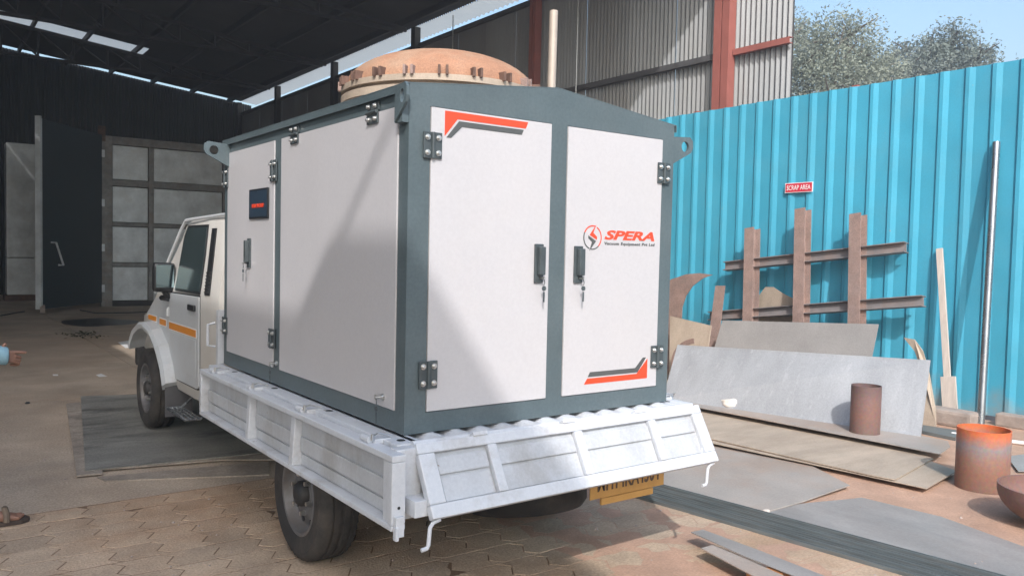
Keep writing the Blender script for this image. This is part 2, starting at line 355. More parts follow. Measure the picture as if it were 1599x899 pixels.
# loose soil and dust: fills the joints, covers the yard on the right
def ss(a, b, t): t = min(1, max(0, (t-a)/(b-a))); return t*t*(3-2*t)
def sheet(name, m, x0, x1, y0, y1, step, hf):
    nx = int((x1-x0)/step)+1; ny = int((y1-y0)/step)+1; vs = []; fs = []
    for j in range(ny):
        for i in range(nx):
            x = x0+i*step; y = y0+j*step; vs.append((x, y, hf(x, y)))
    for j in range(ny-1):
        for i in range(nx-1): fs.append((j*nx+i, j*nx+i+1, (j+1)*nx+i+1, (j+1)*nx+i))
    me = bpy.data.meshes.new(name); me.from_pydata(vs, [], fs); me.materials.append(m)
    me.polygons.foreach_set('use_smooth', [True]*len(fs)); return struct(col_obj(bpy.data.objects.new(name, me)))
def h_left(x, y):
    d = noise.fractal((x*1.1, y*1.1, 3.1), 1, 2, 5); e = noise.noise((x*9, y*9, 0))
    edge = ss(1.9, 2.4, y)*.0002*(1-ss(2.44, 2.62, y))
    return -.0018 + .0005*d + .0003*e + edge - .02*ss(2.7, 3.2, y) - .03*ss(.7, 1.0, x)
sheet('dust_film', m_dust, -3.6, 1.6, -4, 3.2, .05, h_left)
def h_right(x, y):
    d = noise.fractal((x*.8, y*.8, 8.), 1, 2, 4); e = noise.noise((x*7, y*7, 2))
    return .001 + .004*d + .0012*e - .03*(1-ss(.75, 1.15, x + .15*noise.noise((x*2, y*2, 5)))) - .03*ss(3.6, 4.4, y+.3*d)
sheet('yard_soil', m_soil, .5, 7.6, -7, 4.6, .05, h_right)

# ------------------------------------------------------------------ workshop shed
XW, ZR, SLOPE = 7.35, 6.45, .108
def zroof(x): return ZR + SLOPE*(XW-x)
shed = thing('workshop_shed', (-1.8, 14.2, 0), 'large open steel workshop shed with dark interior, red columns and grey corrugated side wall', 'workshop')
def corrug(p0, du, nrm, width, pitch, amp, sweep, profile='sin'):
    """sheet: starts at p0, runs width along du with waves along nrm, extruded along sweep"""
    mb = MB(); p0 = Vector(p0); du = Vector(du); nrm = Vector(nrm); sweep = Vector(sweep); pts = []
    if profile == 'sin':
        k = max(2, int(round(width/pitch)))*6
        pts = [(i*width/k, amp*math.cos(2*math.pi*i/6)) for i in range(k+1)]
    else:
        t = 0
        while t < width-1e-6:
            for a, h in profile: pts.append((t+a, h))
            t += pitch
        pts.append((width, profile[0][1]))
    a = [p0 + du*x + nrm*h for x, h in pts]; m_ = len(a)
    mb.add(a + [p+sweep for p in a], [(i, i+1, m_+i+1, m_+i) for i in range(m_-1)]); return mb
sh0 = None; 
wy0 = 3.42
for k in range(22):                                       # right side wall, one sheet of cladding after another
    y = wy0 + k*.98
    if sh0 is None:
        sh0 = corrug((XW, 0, 0), (0,1,0), (-1,0,0), .98, .0817, .016, (0,0,6.04)).build('cladding_sheet', m_clad, shed, base=(XW, 0, 0), smooth=True, recalc=False)
        sh0.location = Vector((XW, y, 0)) - BASE[shed]
    else: inst(sh0, Vector((XW + (.004 if k % 2 else 0), y, random.uniform(-.02,.02))) - BASE[shed], shed)
for k in range(6):                                        # columns: two channels back to back
    y = [4.43, 8.6, 12.85, 17.1, 21.2, 24.8][k]; mm = m_colred if k < 2 else m_dsteel
    hw = .058 if k == 0 else .036
    mb = MB()
    for sg in (-1, 1):
        yc = y + sg*(hw+.012)
        mb.box(XW-.17, XW-.04, yc-hw, yc-hw+.012, 0, zroof(XW)-.08); mb.box(XW-.17, XW-.04, yc+hw-.012, yc+hw, 0, zroof(XW)-.08)
        mb.box(XW-.182, XW-.17, yc-hw, yc+hw, 0, zroof(XW)-.08)
    mb.build('column', mm, shed)
for z in (2.2, 4.27, 5.98):                               # girts
    for k in range(6):
        ya = ([3.42]+[4.43+.14, 8.6+.1, 12.85+.1, 17.1+.1, 21.2+.1])[k]; yb = [4.43-.14, 8.6-.1, 12.85-.1, 17.1-.1, 21.2-.1, 24.8-.1][k]
        mm = m_colred if (k == 0 and z < 5) else m_girt  # grey girts past the first bay: shade put into the colour
        MB().box(XW-.10, XW-.03, ya, yb, z-.035, z-.027).box(XW-.10, XW-.092, ya, yb, z-.027, z+.035).box(XW-.10, XW-.03, ya, yb, z+.035, z+.043).build('girt', mm, shed)
# roof sheets (waves run down the slope), eave overhang and skylight sheets
XR = -2.0; L_ = XW-.02-XR
r0 = None; e0 = None; k0 = None
for k in range(22):
    y = 3.36 + k*.98
    if 17.9 < y+.49 < 0: continue
    sky_bay = (k == 18)
    if sky_bay:                                            # translucent sheet over part of the slope
        xa = 3.6
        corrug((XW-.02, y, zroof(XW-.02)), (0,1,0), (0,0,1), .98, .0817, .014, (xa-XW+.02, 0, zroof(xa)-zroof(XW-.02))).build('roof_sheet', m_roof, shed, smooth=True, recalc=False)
        corrug((xa, y, zroof(xa)), (0,1,0), (0,0,1), .98, .0817, .014, (XR-xa, 0, zroof(XR)-zroof(xa))).build('skylight_sheet', m_translu, shed, smooth=True, recalc=False)
    elif r0 is None:
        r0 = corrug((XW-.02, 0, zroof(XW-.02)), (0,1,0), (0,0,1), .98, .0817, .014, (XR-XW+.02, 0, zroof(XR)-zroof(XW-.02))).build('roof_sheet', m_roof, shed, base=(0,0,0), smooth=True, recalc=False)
        r0.location = Vector((0,y,0)) - BASE[shed]
    else: inst(r0, Vector((0,y,0)) - BASE[shed], shed)
    if e0 is None:
        e0 = corrug((XW+.5, 0, zroof(XW+.5)), (0,1,0), (0,0,1), .98, .163, .024, (-.52, 0, SLOPE*.52)).build('eave_sheet', m_translu, shed, base=(0,0,0), smooth=True, recalc=False)
        e0.location = Vector((0,y,0)) - BASE[shed]
    else: inst(e0, Vector((0,y,0)) - BASE[shed], shed)
    if k0 is None:
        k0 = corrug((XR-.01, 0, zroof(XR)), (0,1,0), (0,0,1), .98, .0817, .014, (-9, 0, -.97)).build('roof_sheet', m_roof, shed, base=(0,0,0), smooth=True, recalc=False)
        k0.location = Vector((0,y,0)) - BASE[shed]
    else: inst(k0, Vector((0,y,0)) - BASE[shed], shed)
for i, x in enumerate([6.9, 5.7, 4.5, 3.3, 2.1, .9, -.3, -1.5, -2.9, -5, -7, -9]):  # purlins
    z = zroof(x) if x > XR else zroof(XR) - (XR-x)*.108
    MB().box(x-.03, x+.03, 3.4, 24.9, z-.16, z-.03).build('purlin', m_dsteel, shed)
for y in (8.6, 12.85, 17.1, 21.2):                         # trusses with their web members
    tr = MB()
    tr.add([(7.0,y-.04,zroof(7)-.17),(7.0,y+.04,zroof(7)-.17),(XR,y+.04,zroof(XR)-.17),(XR,y-.04,zroof(XR)-.17),
            (7.0,y-.04,zroof(7)-.25),(7.0,y+.04,zroof(7)-.25),(XR,y+.04,zroof(XR)-.25),(XR,y-.04,zroof(XR)-.25)],
           [(0,1,2,3),(4,7,6,5),(0,4,5,1),(1,5,6,2),(2,6,7,3),(3,7,4,0)])
    tr.box(-10.8, 6.9, y-.04, y+.04, 6.20, 6.27)
    to = tr.build('truss', m_dsteel, shed)
    for q in range(9):
        xa = 5.0-q*.8; za = zroof(xa)-.25
        MB().cyl((xa, y, 6.27), (xa, y, za), .028, n=6).build('web_member', m_dsteel, to)
        MB().cyl((xa, y, 6.27), (xa-.8, y, zroof(xa-.8)-.25), .026, n=6).build('web_member', m_dsteel, to)
for yy in (7.45, 11.3): MB().cyl((XW-.13, yy, 2.0), (XW-.13, yy, 6.3), .012, n=8).build('conduit', m_zinc, shed)
# back wall just below the roof, left wall
YB = 25.02
bw = None
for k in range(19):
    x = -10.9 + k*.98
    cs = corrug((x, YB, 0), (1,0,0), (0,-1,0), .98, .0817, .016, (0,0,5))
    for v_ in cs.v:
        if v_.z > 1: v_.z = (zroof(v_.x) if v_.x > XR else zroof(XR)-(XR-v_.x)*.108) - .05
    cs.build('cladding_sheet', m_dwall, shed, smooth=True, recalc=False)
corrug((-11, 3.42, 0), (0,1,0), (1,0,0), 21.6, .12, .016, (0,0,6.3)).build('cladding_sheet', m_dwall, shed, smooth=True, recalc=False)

# ------------------------------------------------------------------ unseen canopy behind the camera, added to shade the yard's left half
nb = thing('added_shade_canopy', (-6.6, -4, 0), 'unseen open flat canopy on posts, added to shade the yard, outside the left edge of the picture', 'canopy')
EX = -4.5
MB().box(EX-4.0, EX, -5.79, 3.2, 7.48, 7.61).build('shade_slab', m_plaster, nb, bevel=.01)
MB().box(EX-4.0, EX, -10.6, -5.80, 7.86, 8.0).build('shade_slab', m_plaster, nb, bevel=.01)
MB().cyl((EX-.05, -5.9, 7.98), (EX-.05, -6.5, 8.58), .022, n=8).build('shadow_pipe', m_dsteel, nb)  # unseen pipe, added to cast a thin shadow line on the cabinet
for yy in (-10.4, -6.2, -5.4, -1.2, 3.0):
    for xx in (EX-3.9, EX-.1): MB().box(xx-.08, xx+.08, yy-.08, yy+.08, 0, 7.86 if yy < -5.7 else 7.48).build('post', m_dsteel, nb)

# ------------------------------------------------------------------ blue sheet fence
XF, FH = 6.9, 3.42
fence = thing('sheet_fence', (XF, 1.2, 0), 'tall bright blue ribbed sheet metal fence along the right side of the yard', 'fence')
prof = [(0, 0), (.085, 0), (.105, .03), (.145, .03), (.165, 0)]
prof = [(0, .0), (.12, 0), (.17, .020), (.205, .020), (.228, 0)]
f0 = None
for k in range(12):
    y = 2.397 - 1.25*6 + k*1.25
    if f0 is None:
        f0 = corrug((XF, 0, .05), (0,1,0), (-1,0,0), 1.265, .25, .0, (0,0,FH), prof)
        f0 = f0.build('fence_sheet', m_fence, fence, base=(XF,0,0), recalc=False)
        f0.modifiers.new('t', 'SOLIDIFY').thickness = .0012
        f0.location = Vector((XF, y, 0)) - BASE[fence]
    else: inst(f0, Vector((XF - .003*(k % 2), y, random.uniform(-.012, .012))) - BASE[fence], fence)
for z in (.5, 1.75, 3.1): MB().box(XF+.04, XF+.09, -5, 9.8, z-.025, z+.025).build('rail', m_dsteel, fence)
for k in range(7): MB().box(XF+.04, XF+.10, -4.6+k*2.3, -4.54+k*2.3, 0, 3.5).build('post', m_colred, fence)
scr = MB().lathe([(.0001,.008),(.007,.006),(.010,0)], (0,0,0), (-1,0,0), n=8).build('screw', m_fence, fence, base=(0,0,0))
scr.location = Vector((XF-.001, 2.2, 2.9)) - BASE[fence]
for k in range(26):
    inst(scr, Vector((XF-.001, 5.3-k*.25*1.0 + .07, [2.95,1.75,.5][k % 3])) - BASE[fence], fence)
# kerb wall at the fence foot
tag(MB().box(6.72, 6.86, -4.5, .62, 0, .12).build('kerb_stone', m_conc, None, base=(6.8,-1.9,0), bevel=.015), 'low concrete kerb along the foot of the blue fence', 'kerb')

# warning sign
sg = thing('scrap_area_sign', (XF-.04, 2.945, 2.33), 'small red sign with white lettering SCRAP AREA fixed on the blue fence', 'sign')
MB().box(XF-.040, XF-.030, 2.76, 3.13, 2.328, 2.444).build('board', m_swhite, sg)
MB().box(XF-.042, XF-.0402, 2.768, 3.122, 2.336, 2.436).build('red_field', m_sred, sg)
text_mesh('SCRAP AREA', .08, 'lettering', m_swhite, sg, frame_mtx(Vector((XF-.0432, 3.105, 2.357)), (0,-1,0), (0,0,1)), bold=.0006, fit=(.32, .058))

# ================================================================== TRUCK
XC = .75
truck = thing('pickup_truck', (XC, 2.2, 0), 'white flatbed pickup truck with orange side tape, carrying the grey and white enclosure', 'pickup truck')
def wheel(cx, cy, cz, r, side, wdt=.205, label=None):
    ax = (side, 0, 0)                                     # outward axis
    h = wdt/2
    def lug(rr, d): return lambda j: rr - (d if j % 2 else 0)
    prof = [(r*.60,-h*.9),(r*.72,-h),(r*.88,-h*.98),(lug(r*.965,.010),-h*.88),(lug(r*.995,.006),-h*.72),(r*.998,-h*.50),(r*.975,-h*.47),(r*.975,-h*.40),(r,-h*.37),
            (r,-h*.10),(r*.975,-h*.07),(r*.975,h*.07),(r,h*.10),(r,h*.37),(r*.975,h*.40),(r*.975,h*.47),(r*.998,h*.50),
            (lug(r*.995,.006),h*.72),(lug(r*.965,.010),h*.88),(r*.90,h*.985),(r*.87,h*.99),(r*.86,h*1.02),(r*.78,h*1.03),(r*.66,h*.95),(r*.60,h*.86)]
    ty = MB().lathe(prof, (cx,cy,cz), ax, n=96).build('wheel', m_rub, truck, smooth=True)
    rim = MB().lathe([(r*.60,-h*.9),(r*.60,h*.86),(r*.625,h*.90),(r*.61,h*.93),(r*.575,h*.90),(r*.555,h*.70),(r*.53,h*.45),(r*.50,h*.38),(r*.40,h*.42),(r*.30,h*.60),(r*.24,h*.62),(r*.20,h*.55),(.0001,h*.55)],
                     (cx,cy,cz), ax, n=48)
    rim.build('rim', m_rim, ty, smooth=True)
    hub = MB().lathe([(r*.19,h*.5),(r*.19,h*.78),(r*.15,h*.95),(r*.09,h*1.02),(.0001,h*1.03)], (cx,cy,cz), ax, n=20)
    hub.build('hub_cap', m_under, ty, smooth=True)
    for q in range(6):
        a = q*math.pi/3+.3; p = Vector((cx + side*h*.58, cy + math.cos(a)*r*.29, cz + math.sin(a)*r*.29))
        MB().cyl(p, p+Vector((side*.028,0,0)), .015, .012, n=6).build('wheel_nut', m_zinc, ty)
    for q in range(10):                                   # vent holes of the disc as dark recess caps
        a = q*2*math.pi/10; p = Vector((cx + side*h*.405, cy + math.cos(a)*r*.45, cz + math.sin(a)*r*.45))
        MB().cyl(p, p+Vector((side*.004,0,0)), .016, n=8).build('vent_hole', m_black, ty)
    return ty
RW, FW = .99, 4.37
for side in (-1, 1):
    wheel(XC + side*.70, RW, .330, .330, side)
    wheel(XC + side*.68, FW, .356, .330, side)
# under-structure
for sx in (-1, 1):
    MB().box(XC+sx*.40-.03, XC+sx*.40+.03, -.02, 5.0, .52, .66).build('chassis_rail', m_under, truck, bevel=.006)
    MB().tube([(XC+sx*.50, RW+.55, .56), (XC+sx*.50, RW+.3, .46), (XC+sx*.50, RW, .41), (XC+sx*.50, RW-.3, .46), (XC+sx*.50, RW-.55, .58)], .03, 8).build('leaf_spring', m_under, truck, smooth=True)
MB().cyl((XC-.6, RW, .33), (XC+.6, RW, .33), .045, n=14).lathe([(.0001,-.12),(.10,-.08),(.13,0),(.10,.08),(.0001,.12)], (XC,RW,.33), (0,1,0), n=20).build('axle', m_under, truck, smooth=True)
MB().cyl((XC-.5, FW, .33), (XC+.5, FW, .33), .04, n=12).build('axle', m_under, truck, smooth=True)
MB().box(XC-.38, XC+.36, 2.2, 2.95, .36, .60).build('fuel_tank', m_under, truck, bevel=.03)
# spare wheel slung under the tail
sp = MB().lathe([(.20,-.08),(.24,-.095),(.30,-.09),(.325,-.06),(.33,0),(.325,.06),(.30,.09),(.24,.095),(.20,.08)], (XC+.31, .58, .285), (0,.16,1), n=48)
spo = sp.build('spare_wheel', m_rub, truck, smooth=True); MB().lathe([(.20,-.08),(.20,.05),(.1,.0),(.0001,0)], (XC+.31,.58,.285), (0,.16,1), n=24).build('rim', m_rim, spo, smooth=True)
# ---- deck
ZD = .81
fl = MB(); pts = []
k = 13*8; x0, x1 = -.0, 1.555
for i in range(k+1):
    ph = (i % 8)/8.; h = .5+.5*math.cos(2*math.pi*ph); h = min(1, max(0, (h-.5)*1.6+.5)); pts.append((x0+(x1-x0)*i/k, ZD-.020+.0195*h))
ya, yb = -.115, 2.38; m_ = len(pts)
fl.add([(x,ya,z) for x,z in pts]+[(x,yb,z) for x,z in pts]+[(x,ya,ZD-.055) for x,z in pts]+[(x,yb,ZD-.055) for x,z in pts],
       [(i,i+1,m_+i+1,m_+i) for i in range(m_-1)]+[(2*m_+i,2*m_+i+1,i+1,i) for i in range(m_-1)]+[(2*m_+i,3*m_+i,3*m_+i+1,2*m_+i+1) for i in range(m_-1)])
fl.build('cargo_floor', m_deckw, truck, smooth=True)
MB().box(.0, 1.555, -.105, -.055, .60, ZD-.056).build('rear_sill', m_deckw, truck, bevel=.006)
for yy in (.35, .8, 1.4, 1.9, 2.3): MB().box(.02, 1.53, yy-.03, yy+.03, .665, ZD-.056).build('cross_member', m_under, truck)
for s in (-1, 1):
    def X(a): return XC + s*(a)                            # distance from the centre line outwards
    MB().box(X(.752), X(.835), -.10, 2.36, .69, .803).build('deck_rail', m_deckw, truck, bevel=.006)
    MB().box(X(.836), X(.848), -.09, 2.34, .70, .786).build('deck_rail', m_deckw, truck, bevel=.005)
    MB().box(X(.755), X(.865 if s < 0 else .80), -.155, -.101, .53, .798).build('corner_post', m_deckw, truck, bevel=.006)
    MB().box(X(.74), X(.835 if s < 0 else .78), -.245, -.156, .560, .622).build('buffer_stub', m_deckw, truck, bevel=.004)
    for yy in (2.10, 1.44, .74, .06 if s < 0 else .12):                      # hinges of the drop side with their lock pins
        hg = MB().box(X(.80), X(.872), yy-.05, yy+.05, .787, .806).cyl((X(.884), yy-.035, .803), (X(.884), yy+.035, .803), .014, n=10).build('board_hinge', m_deckw, truck, bevel=.003)
        MB().cyl((X(.884), yy-.05, .805), (X(.884), yy-.052, .83), .006, n=6).tube([(X(.884), yy-.05, .82), (X(.85), yy-.03, .825), (X(.80), yy-.05, .812)], .004, 6).build('lock_pin', m_zinc, hg)
        MB().lathe([(.0001,.002),(.016,.002),(.018,0)], (X(.785), yy-.10, .803), (0,0,1), n=12).build('rope_hole', m_black, hg)
    # ---- drop side, folded down
    y0, y1, zt, zb = (-.205 if s < 0 else -.04), 2.29, .792, .512; xo = .910     # outer face of the rim
    fr = (Vector((X(0), 0, 0)), Vector((s,0,0)), Vector((0,1,0)), Vector((0,0,1)))
    fb = MB()
    fb.fbox(fr, xo-.058, xo, y0, y1, zt-.026, zt); fb.fbox(fr, xo-.058, xo, y0, y1, zb, zb+.022)
    fb.fbox(fr, xo-.058, xo, y0, y0+.035, zb+.0222, zt-.0262); fb.fbox(fr, xo-.058, xo, y1-.04, y1, zb+.0222, zt-.0262)
    bd = fb.build('side_board', m_deckw, truck, bevel=.005)
    MB().fbox(fr, xo-.056, xo-.052, y0+.0352, y1-.0402, zb+.0222, zt-.0262).build('back_sheet', m_deckp, bd)
    MB().fbox(fr, xo-.0515, xo-.008, y0+.0352, y0+.085, zb+.0224, zt-.0264).build('end_plate', m_deckw, bd, bevel=.004)
    for yy in (1.42, .80):
        MB().prism([(X(xo-.0515), yy-.024, zt-.0265), (X(xo-.018), yy-.024, zt-.0265), (X(xo-.003), yy-.024, zb+.0225), (X(xo-.0515), yy-.024, zb+.0225)], (0,.048,0)).build('stile', m_deckw, bd, bevel=.004)
    for a, b in ((y0+.10, .765), (.855, 1.385), (1.455, y1-.05)):   # pressed panels with a rolled swage
        MB().fbox(fr, xo-.0515, xo-.038, a+.03, b-.002, .600, .672).build('pressed_panel', m_deckp, bd, bevel=.010)
        MB().fbox(fr, xo-.0515, xo-.044, a+.005, b-.002, zb+.03, .590).build('pressed_panel', m_deckp, bd, bevel=.005)
    lt = MB().fbox(fr, xo-.045, xo-.01, y0-.018, y0-.001, zb-.02, zb+.055).fbox(fr, xo-.02, xo-.006, y0-.024, y0-.002, zb-.03, zb+.02)
    lt.build('latch', m_deckw, bd, bevel=.003)
    MB().lathe([(.0001,.001),(.006,.001),(.006,0)], (X(xo-.03), y0-.0005, zb+.085), (0,-1,0), n=10).build('latch_hole', m_black, bd)
# headboard between cab and load
hb = MB()
for s in (-1, 1):
    hb.box(XC+s*.75-.02, XC+s*.75+.02, 2.392, 2.43, .69, 1.14)
    hb.tube([(XC+s*.785, 2.40, 1.06), (XC+s*.83, 2.40, 1.05), (XC+s*.83, 2.40, .92), (XC+s*.785, 2.40, .91)], .009, 8)
hb.box(XC-.729, XC+.729, 2.40, 2.425, .82, 1.14); hb.build('headboard', m_deckw, truck, bevel=.003)
# ---- tailgate hanging open
T0 = Vector((-.035, -.125, .797)); D = Vector((0, -.4857, -.8742)); Nn = Vector((0, -.8742, .4857)); TF = (T0, Vector((1,0,0)), D, Nn)
TW, TH = 1.60, .287
tg = MB()
tg.fbox(TF, 0, TW, 0, .042, .0, .034); tg.fbox(TF, 0, TW, TH-.052, TH, .0, .034)
tg.fbox(TF, 0, .072, .0421, TH-.0521, 0, .034); tg.fbox(TF, TW-.068, TW, .0421, TH-.0521, 0, .034)
tgo = tg.build('tailgate', m_deckw, truck, bevel=.006)
MB().fbox(TF, .0721, TW-.0681, .0422, TH-.0522, .002, .010).build('back_sheet', m_deckp, tgo)
for u in (.337, .794, 1.249):
    MB().fbox(TF, u-.022, u+.022, .0424, TH-.0524, .0105, .036).build('stile', m_deckw, tgo, bevel=.005)
for a, b in ((.078, .312), (.362, .769), (.819, 1.224), (1.274, TW-.074)):
    MB().fbox(TF, a, b, .060, .128, .0102, .0215).build('pressed_panel', m_deckp, tgo, bevel=.008)
    MB().fbox(TF, a+.004, b-.004, .138, TH-.056, .0102, .015).build('pressed_panel', m_deckp, tgo, bevel=.004)
for u in (.295, .76, 1.195):
    hgo = MB().fbox(TF, u-.035, u+.035, -.014, .003, .01, .040).build('gate_hinge', m_deckw, truck, bevel=.004)
MB().cyl(T0+Vector((.01,.012,.004)), T0+Vector((TW-.01,.012,.004)), .013, n=10).build('hinge_rod', m_deckw, truck, smooth=True)
MB().box(T0.x+.02, T0.x+TW-.02, -.135, -.1055, .770, .7885).build('hinge_flange', m_deckw, truck, bevel=.004)
for u in (.012, TW-.045):
    b0 = T0 + D*(TH+.004) + Nn*.006 + Vector((u,0,0))
    MB().tube([b0+Vector((.03,0,.004)), b0+Vector((0,0,-.004)), b0+Vector((-.012,0,-.02)), b0+Vector((-.018,0,-.085)), b0+Vector((-.024,0,-.095)), b0+Vector((-.048,0,-.098))], .008, 8).build('hook', m_deckw, tgo, smooth=True)
# ---- number plate under the tail
pl = MB().box(1.00, 1.50, .0, .006, .384, .520).build('number_plate', m_plate, truck, bevel=.002)
text_mesh('MH14KA4304', .1, 'plate_number', m_ink, pl, frame_mtx(Vector((1.045, -.0012, .416)), (1,0,0), (0,0,1)), bold=.002, fit=(.42, .085))
MB().box(1.07, 1.42, -.004, .010, .350, .383).build('plate_bracket', m_plate, truck, bevel=.003)
MB().box(1.02, 1.08, .0065, .05, .46, .62).box(1.42, 1.48, .0065, .05, .46, .62).build('plate_stay', m_under, truck)
# ---- cab
def half(y, hwb, zb_, hw, zbelt, hwt, zt_, crown):
    pts = [(-hwb, zb_), (-hw, zb_+.05), (-hw, zbelt-.12), (-hw, zbelt), (-hwt-.004, zt_-.05), (-hwt+.04, zt_), (-hwt*.5, zt_+crown*.75), (0, zt_+crown)]
    return [Vector((XC+a, y, z)) for a, z in pts] + [Vector((XC-a, y, z)) for a, z in pts[-2::-1]]
secs = [half(2.56, .70, .50, .715, 1.20, .640, 1.745, .05), half(2.60, .705, .46, .722, 1.20, .645, 1.76, .055), half(3.0, .705, .455, .722, 1.20, .645, 1.765, .06), half(3.62, .705, .455, .722, 1.19, .640, 1.735, .06),
        half(3.72, .705, .455, .722, 1.18, .640, 1.66, .05), half(4.26, .705, .46, .722, 1.12, .66, 1.15, .03)]
def loft(secs):
    mb = MB(); m_ = len(secs[0]); vs = [p for s_ in secs for p in s_]; fs = []
    for i in range(len(secs)-1): fs += [(i*m_+j, i*m_+(j+1) % m_, (i+1)*m_+(j+1) % m_, (i+1)*m_+j) for j in range(m_)]
    fs += [tuple(range(m_))[::-1], tuple(range((len(secs)-1)*m_, len(secs)*m_))]
    return mb.add(vs, fs)
loft(secs).build('cab_body', m_cream, truck, smooth=True)
hsec = [half(4.262, .62, .55, .70, .95, .64, 1.10, .03), half(4.7, .60, .56, .66, .93, .60, 1.06, .03), half(5.15, .58, .56, .62, .90, .56, 1.00, .03), half(5.25, .55, .58, .58, .85, .52, .93, .02)]
loft(hsec).build('bonnet', m_cream, truck, smooth=True)
MB().box(XC-.66, XC+.66, 5.26, 5.36, .42, .60).build('front_bumper', m_under, truck, bevel=.03)
wsp = [(XC-.60, 3.735, 1.665), (XC+.60, 3.735, 1.665), (XC+.655, 4.225, 1.185), (XC-.655, 4.225, 1.185)]
MB().prism(wsp, (0, .006, .012)).build('windscreen', m_glass, truck)
for s in (-1, 1):
    XS = lambda a: XC + s*a
    def tilt(y, z): return Vector((XS(.7235 - max(0, z-1.2)*(.0775/.55)), y, z))
    # door skin
    d0 = .7225
    poly = [(2.965,.575),(2.975,.555),(3.02,.545),(3.62,.54),(3.70,.60),(3.765,.75),(3.765,1.15),(3.74,1.178),(2.965,1.19)]
    dr = MB().prism([(XS(d0), y, z) for y, z in poly], (s*.010, 0, 0)).build('door', m_white, truck, bevel=.004)
    cy_, cz_ = 3.36, .86
    MB().prism([(XS(d0-.0005), cy_+(y-cy_)*1.026, cz_+(z-cz_)*1.034) for y, z in poly], (s*.0016, 0, 0)).build('door_gap', m_black, truck)
    MB().prism([(XS(d0+.0105), y, z) for y, z in [(3.03,.62),(3.58,.61),(3.66,.70),(3.70,.85),(3.70,.885),(3.03,.885)]], (s*.003,0,0)).build('door_pressing', m_white, dr, bevel=.003)
    MB().box(XS(d0+.0105), XS(d0+.030), 3.03, 3.19, 1.085, 1.128).build('handle', m_black, dr, bevel=.008)
    for z in (1.03, .70): MB().cyl((XS(d0+.012), 3.80, z-.035), (XS(d0+.012), 3.80, z+.035), .014, n=8).box(XS(d0), XS(d0+.012), 3.77, 3.84, z-.03, z+.03).build('door_hinge', m_white, dr)
    # tape
    MB().box(XS(d0+.0107), XS(d0+.0122), 3.01, 3.765, .897, .962).build('tape_border', m_swhite, dr)
    MB().box(XS(d0+.0124), XS(d0+.0134), 3.02, 3.76, .904, .955).build('orange_tape', m_orange, dr)
    fp = MB().prism([(XS(.7227), y, z) for y, z in [(3.775,.56),(3.775,1.165),(4.25,1.105),(4.52,.97),(4.50,.94),(4.2,.90),(3.95,.82),(3.83,.62)]], (s*.008,0,0)).build('fender_panel', m_white, truck, bevel=.004)
    MB().box(XS(.731), XS(.7324), 3.86, 4.08, .905, .965).box(XS(.731), XS(.7324), 4.17, 4.47, .915, .968).build('tape_border', m_swhite, fp)
    MB().box(XS(.7326), XS(.7336), 3.868, 4.072, .912, .958).box(XS(.7326), XS(.7336), 4.178, 4.462, .922, .961).build('orange_tape', m_orange, fp)
    # side window with black trim
    wp = [(3.60,1.225),(3.585,1.40),(3.56,1.60),(3.50,1.675),(3.02,1.675),(2.985,1.50),(2.975,1.225)]
    tr_ = [tilt(y + (.022 if y > 3.3 else -.018), z + (.018 if z > 1.5 else -.02)) for y, z in wp]
    wf = MB().prism(tr_, (s*.006,0,0)).build('window_trim', m_black, truck)
    MB().prism([tilt(y, z)+Vector((s*.0065,0,0)) for y, z in wp], (s*.003,0,0)).build('side_window', m_glass, wf)
    MB().prism([tilt(y, z) for y, z in [(2.735,1.215),(2.845,1.21),(2.895,1.665),(2.80,1.665)]], (s*.007,0,0)).build('pillar_vent', m_black, truck)
    for q in range(7):
        z = 1.225+q*.022; a = tilt(2.745+q*.003, z); MB().fbox((a, Vector((s,0,0)), Vector((0,1,0)), Vector((0,0,1))), .007, .012, 0, .095, 0, .010).build('vent_slat', m_under, truck)
    MB().tube([tilt(4.23,1.16)+Vector((s*.004,0,0)), tilt(3.72,1.665), tilt(3.62,1.735), tilt(2.62,1.755)], .012, 8).build('rain_gutter', m_white, truck, smooth=True)
    # flared mudguard
    arc = [(4.82,.70),(4.76,.77),(4.66,.845),(4.48,.905),(4.27,.926),(4.02,.885),(3.80,.78),(3.65,.65),(3.57,.52)]
    inn = [(y-(.02 if y > 4.3 else -.045)*1, z-.045) for y, z in arc]
    mb = MB(); m_ = len(arc)
    for q in range(m_-1):
        (ya,za),(yb,zb_) = arc[q], arc[q+1]; (yc,zc),(yd,zd) = inn[q], inn[q+1]
        mb.add([(XS(.69),ya,za),(XS(.805),ya,za-.01),(XS(.825),yc*.5+ya*.5,(za+zc)/2-.01),(XS(.815),yc,zc-.02),(XS(.69),yc,zc),
                (XS(.69),yb,zb_),(XS(.805),yb,zb_-.01),(XS(.825),yd*.5+yb*.5,(zb_+zd)/2-.01),(XS(.815),yd,zd-.02),(XS(.69),yd,zd)],
               [(0,1,6,5),(1,2,7,6),(2,3,8,7),(3,4,9,8),(4,0,5,9)]+([(0,4,3,2,1)] if q == 0 else [])+([(5,6,7,8,9)] if q == m_-2 else []))
    bmx = mb.build('mudguard', m_white, truck, smooth=True)
    MB().box(XS(.60), XS(.80), 3.60, 3.607, .25, .54).build('mud_flap', m_girt, truck, bevel=.002)
    st_ = MB()
    for q in range(4): st_.cyl((XS(.72+q*.03), 2.95, .345), (XS(.72+q*.03), 3.45, .345), .009, n=8)
    st_.tube([(XS(.60),2.95,.45),(XS(.72),2.95,.345),(XS(.82),2.95,.345)], .009, 8).tube([(XS(.60),3.45,.45),(XS(.72),3.45,.345),(XS(.82),3.45,.345)], .009, 8).tube([(XS(.82),2.95,.345),(XS(.82),3.45,.345)], .009, 8)
    st_.build('footstep', m_tube, truck, smooth=True)
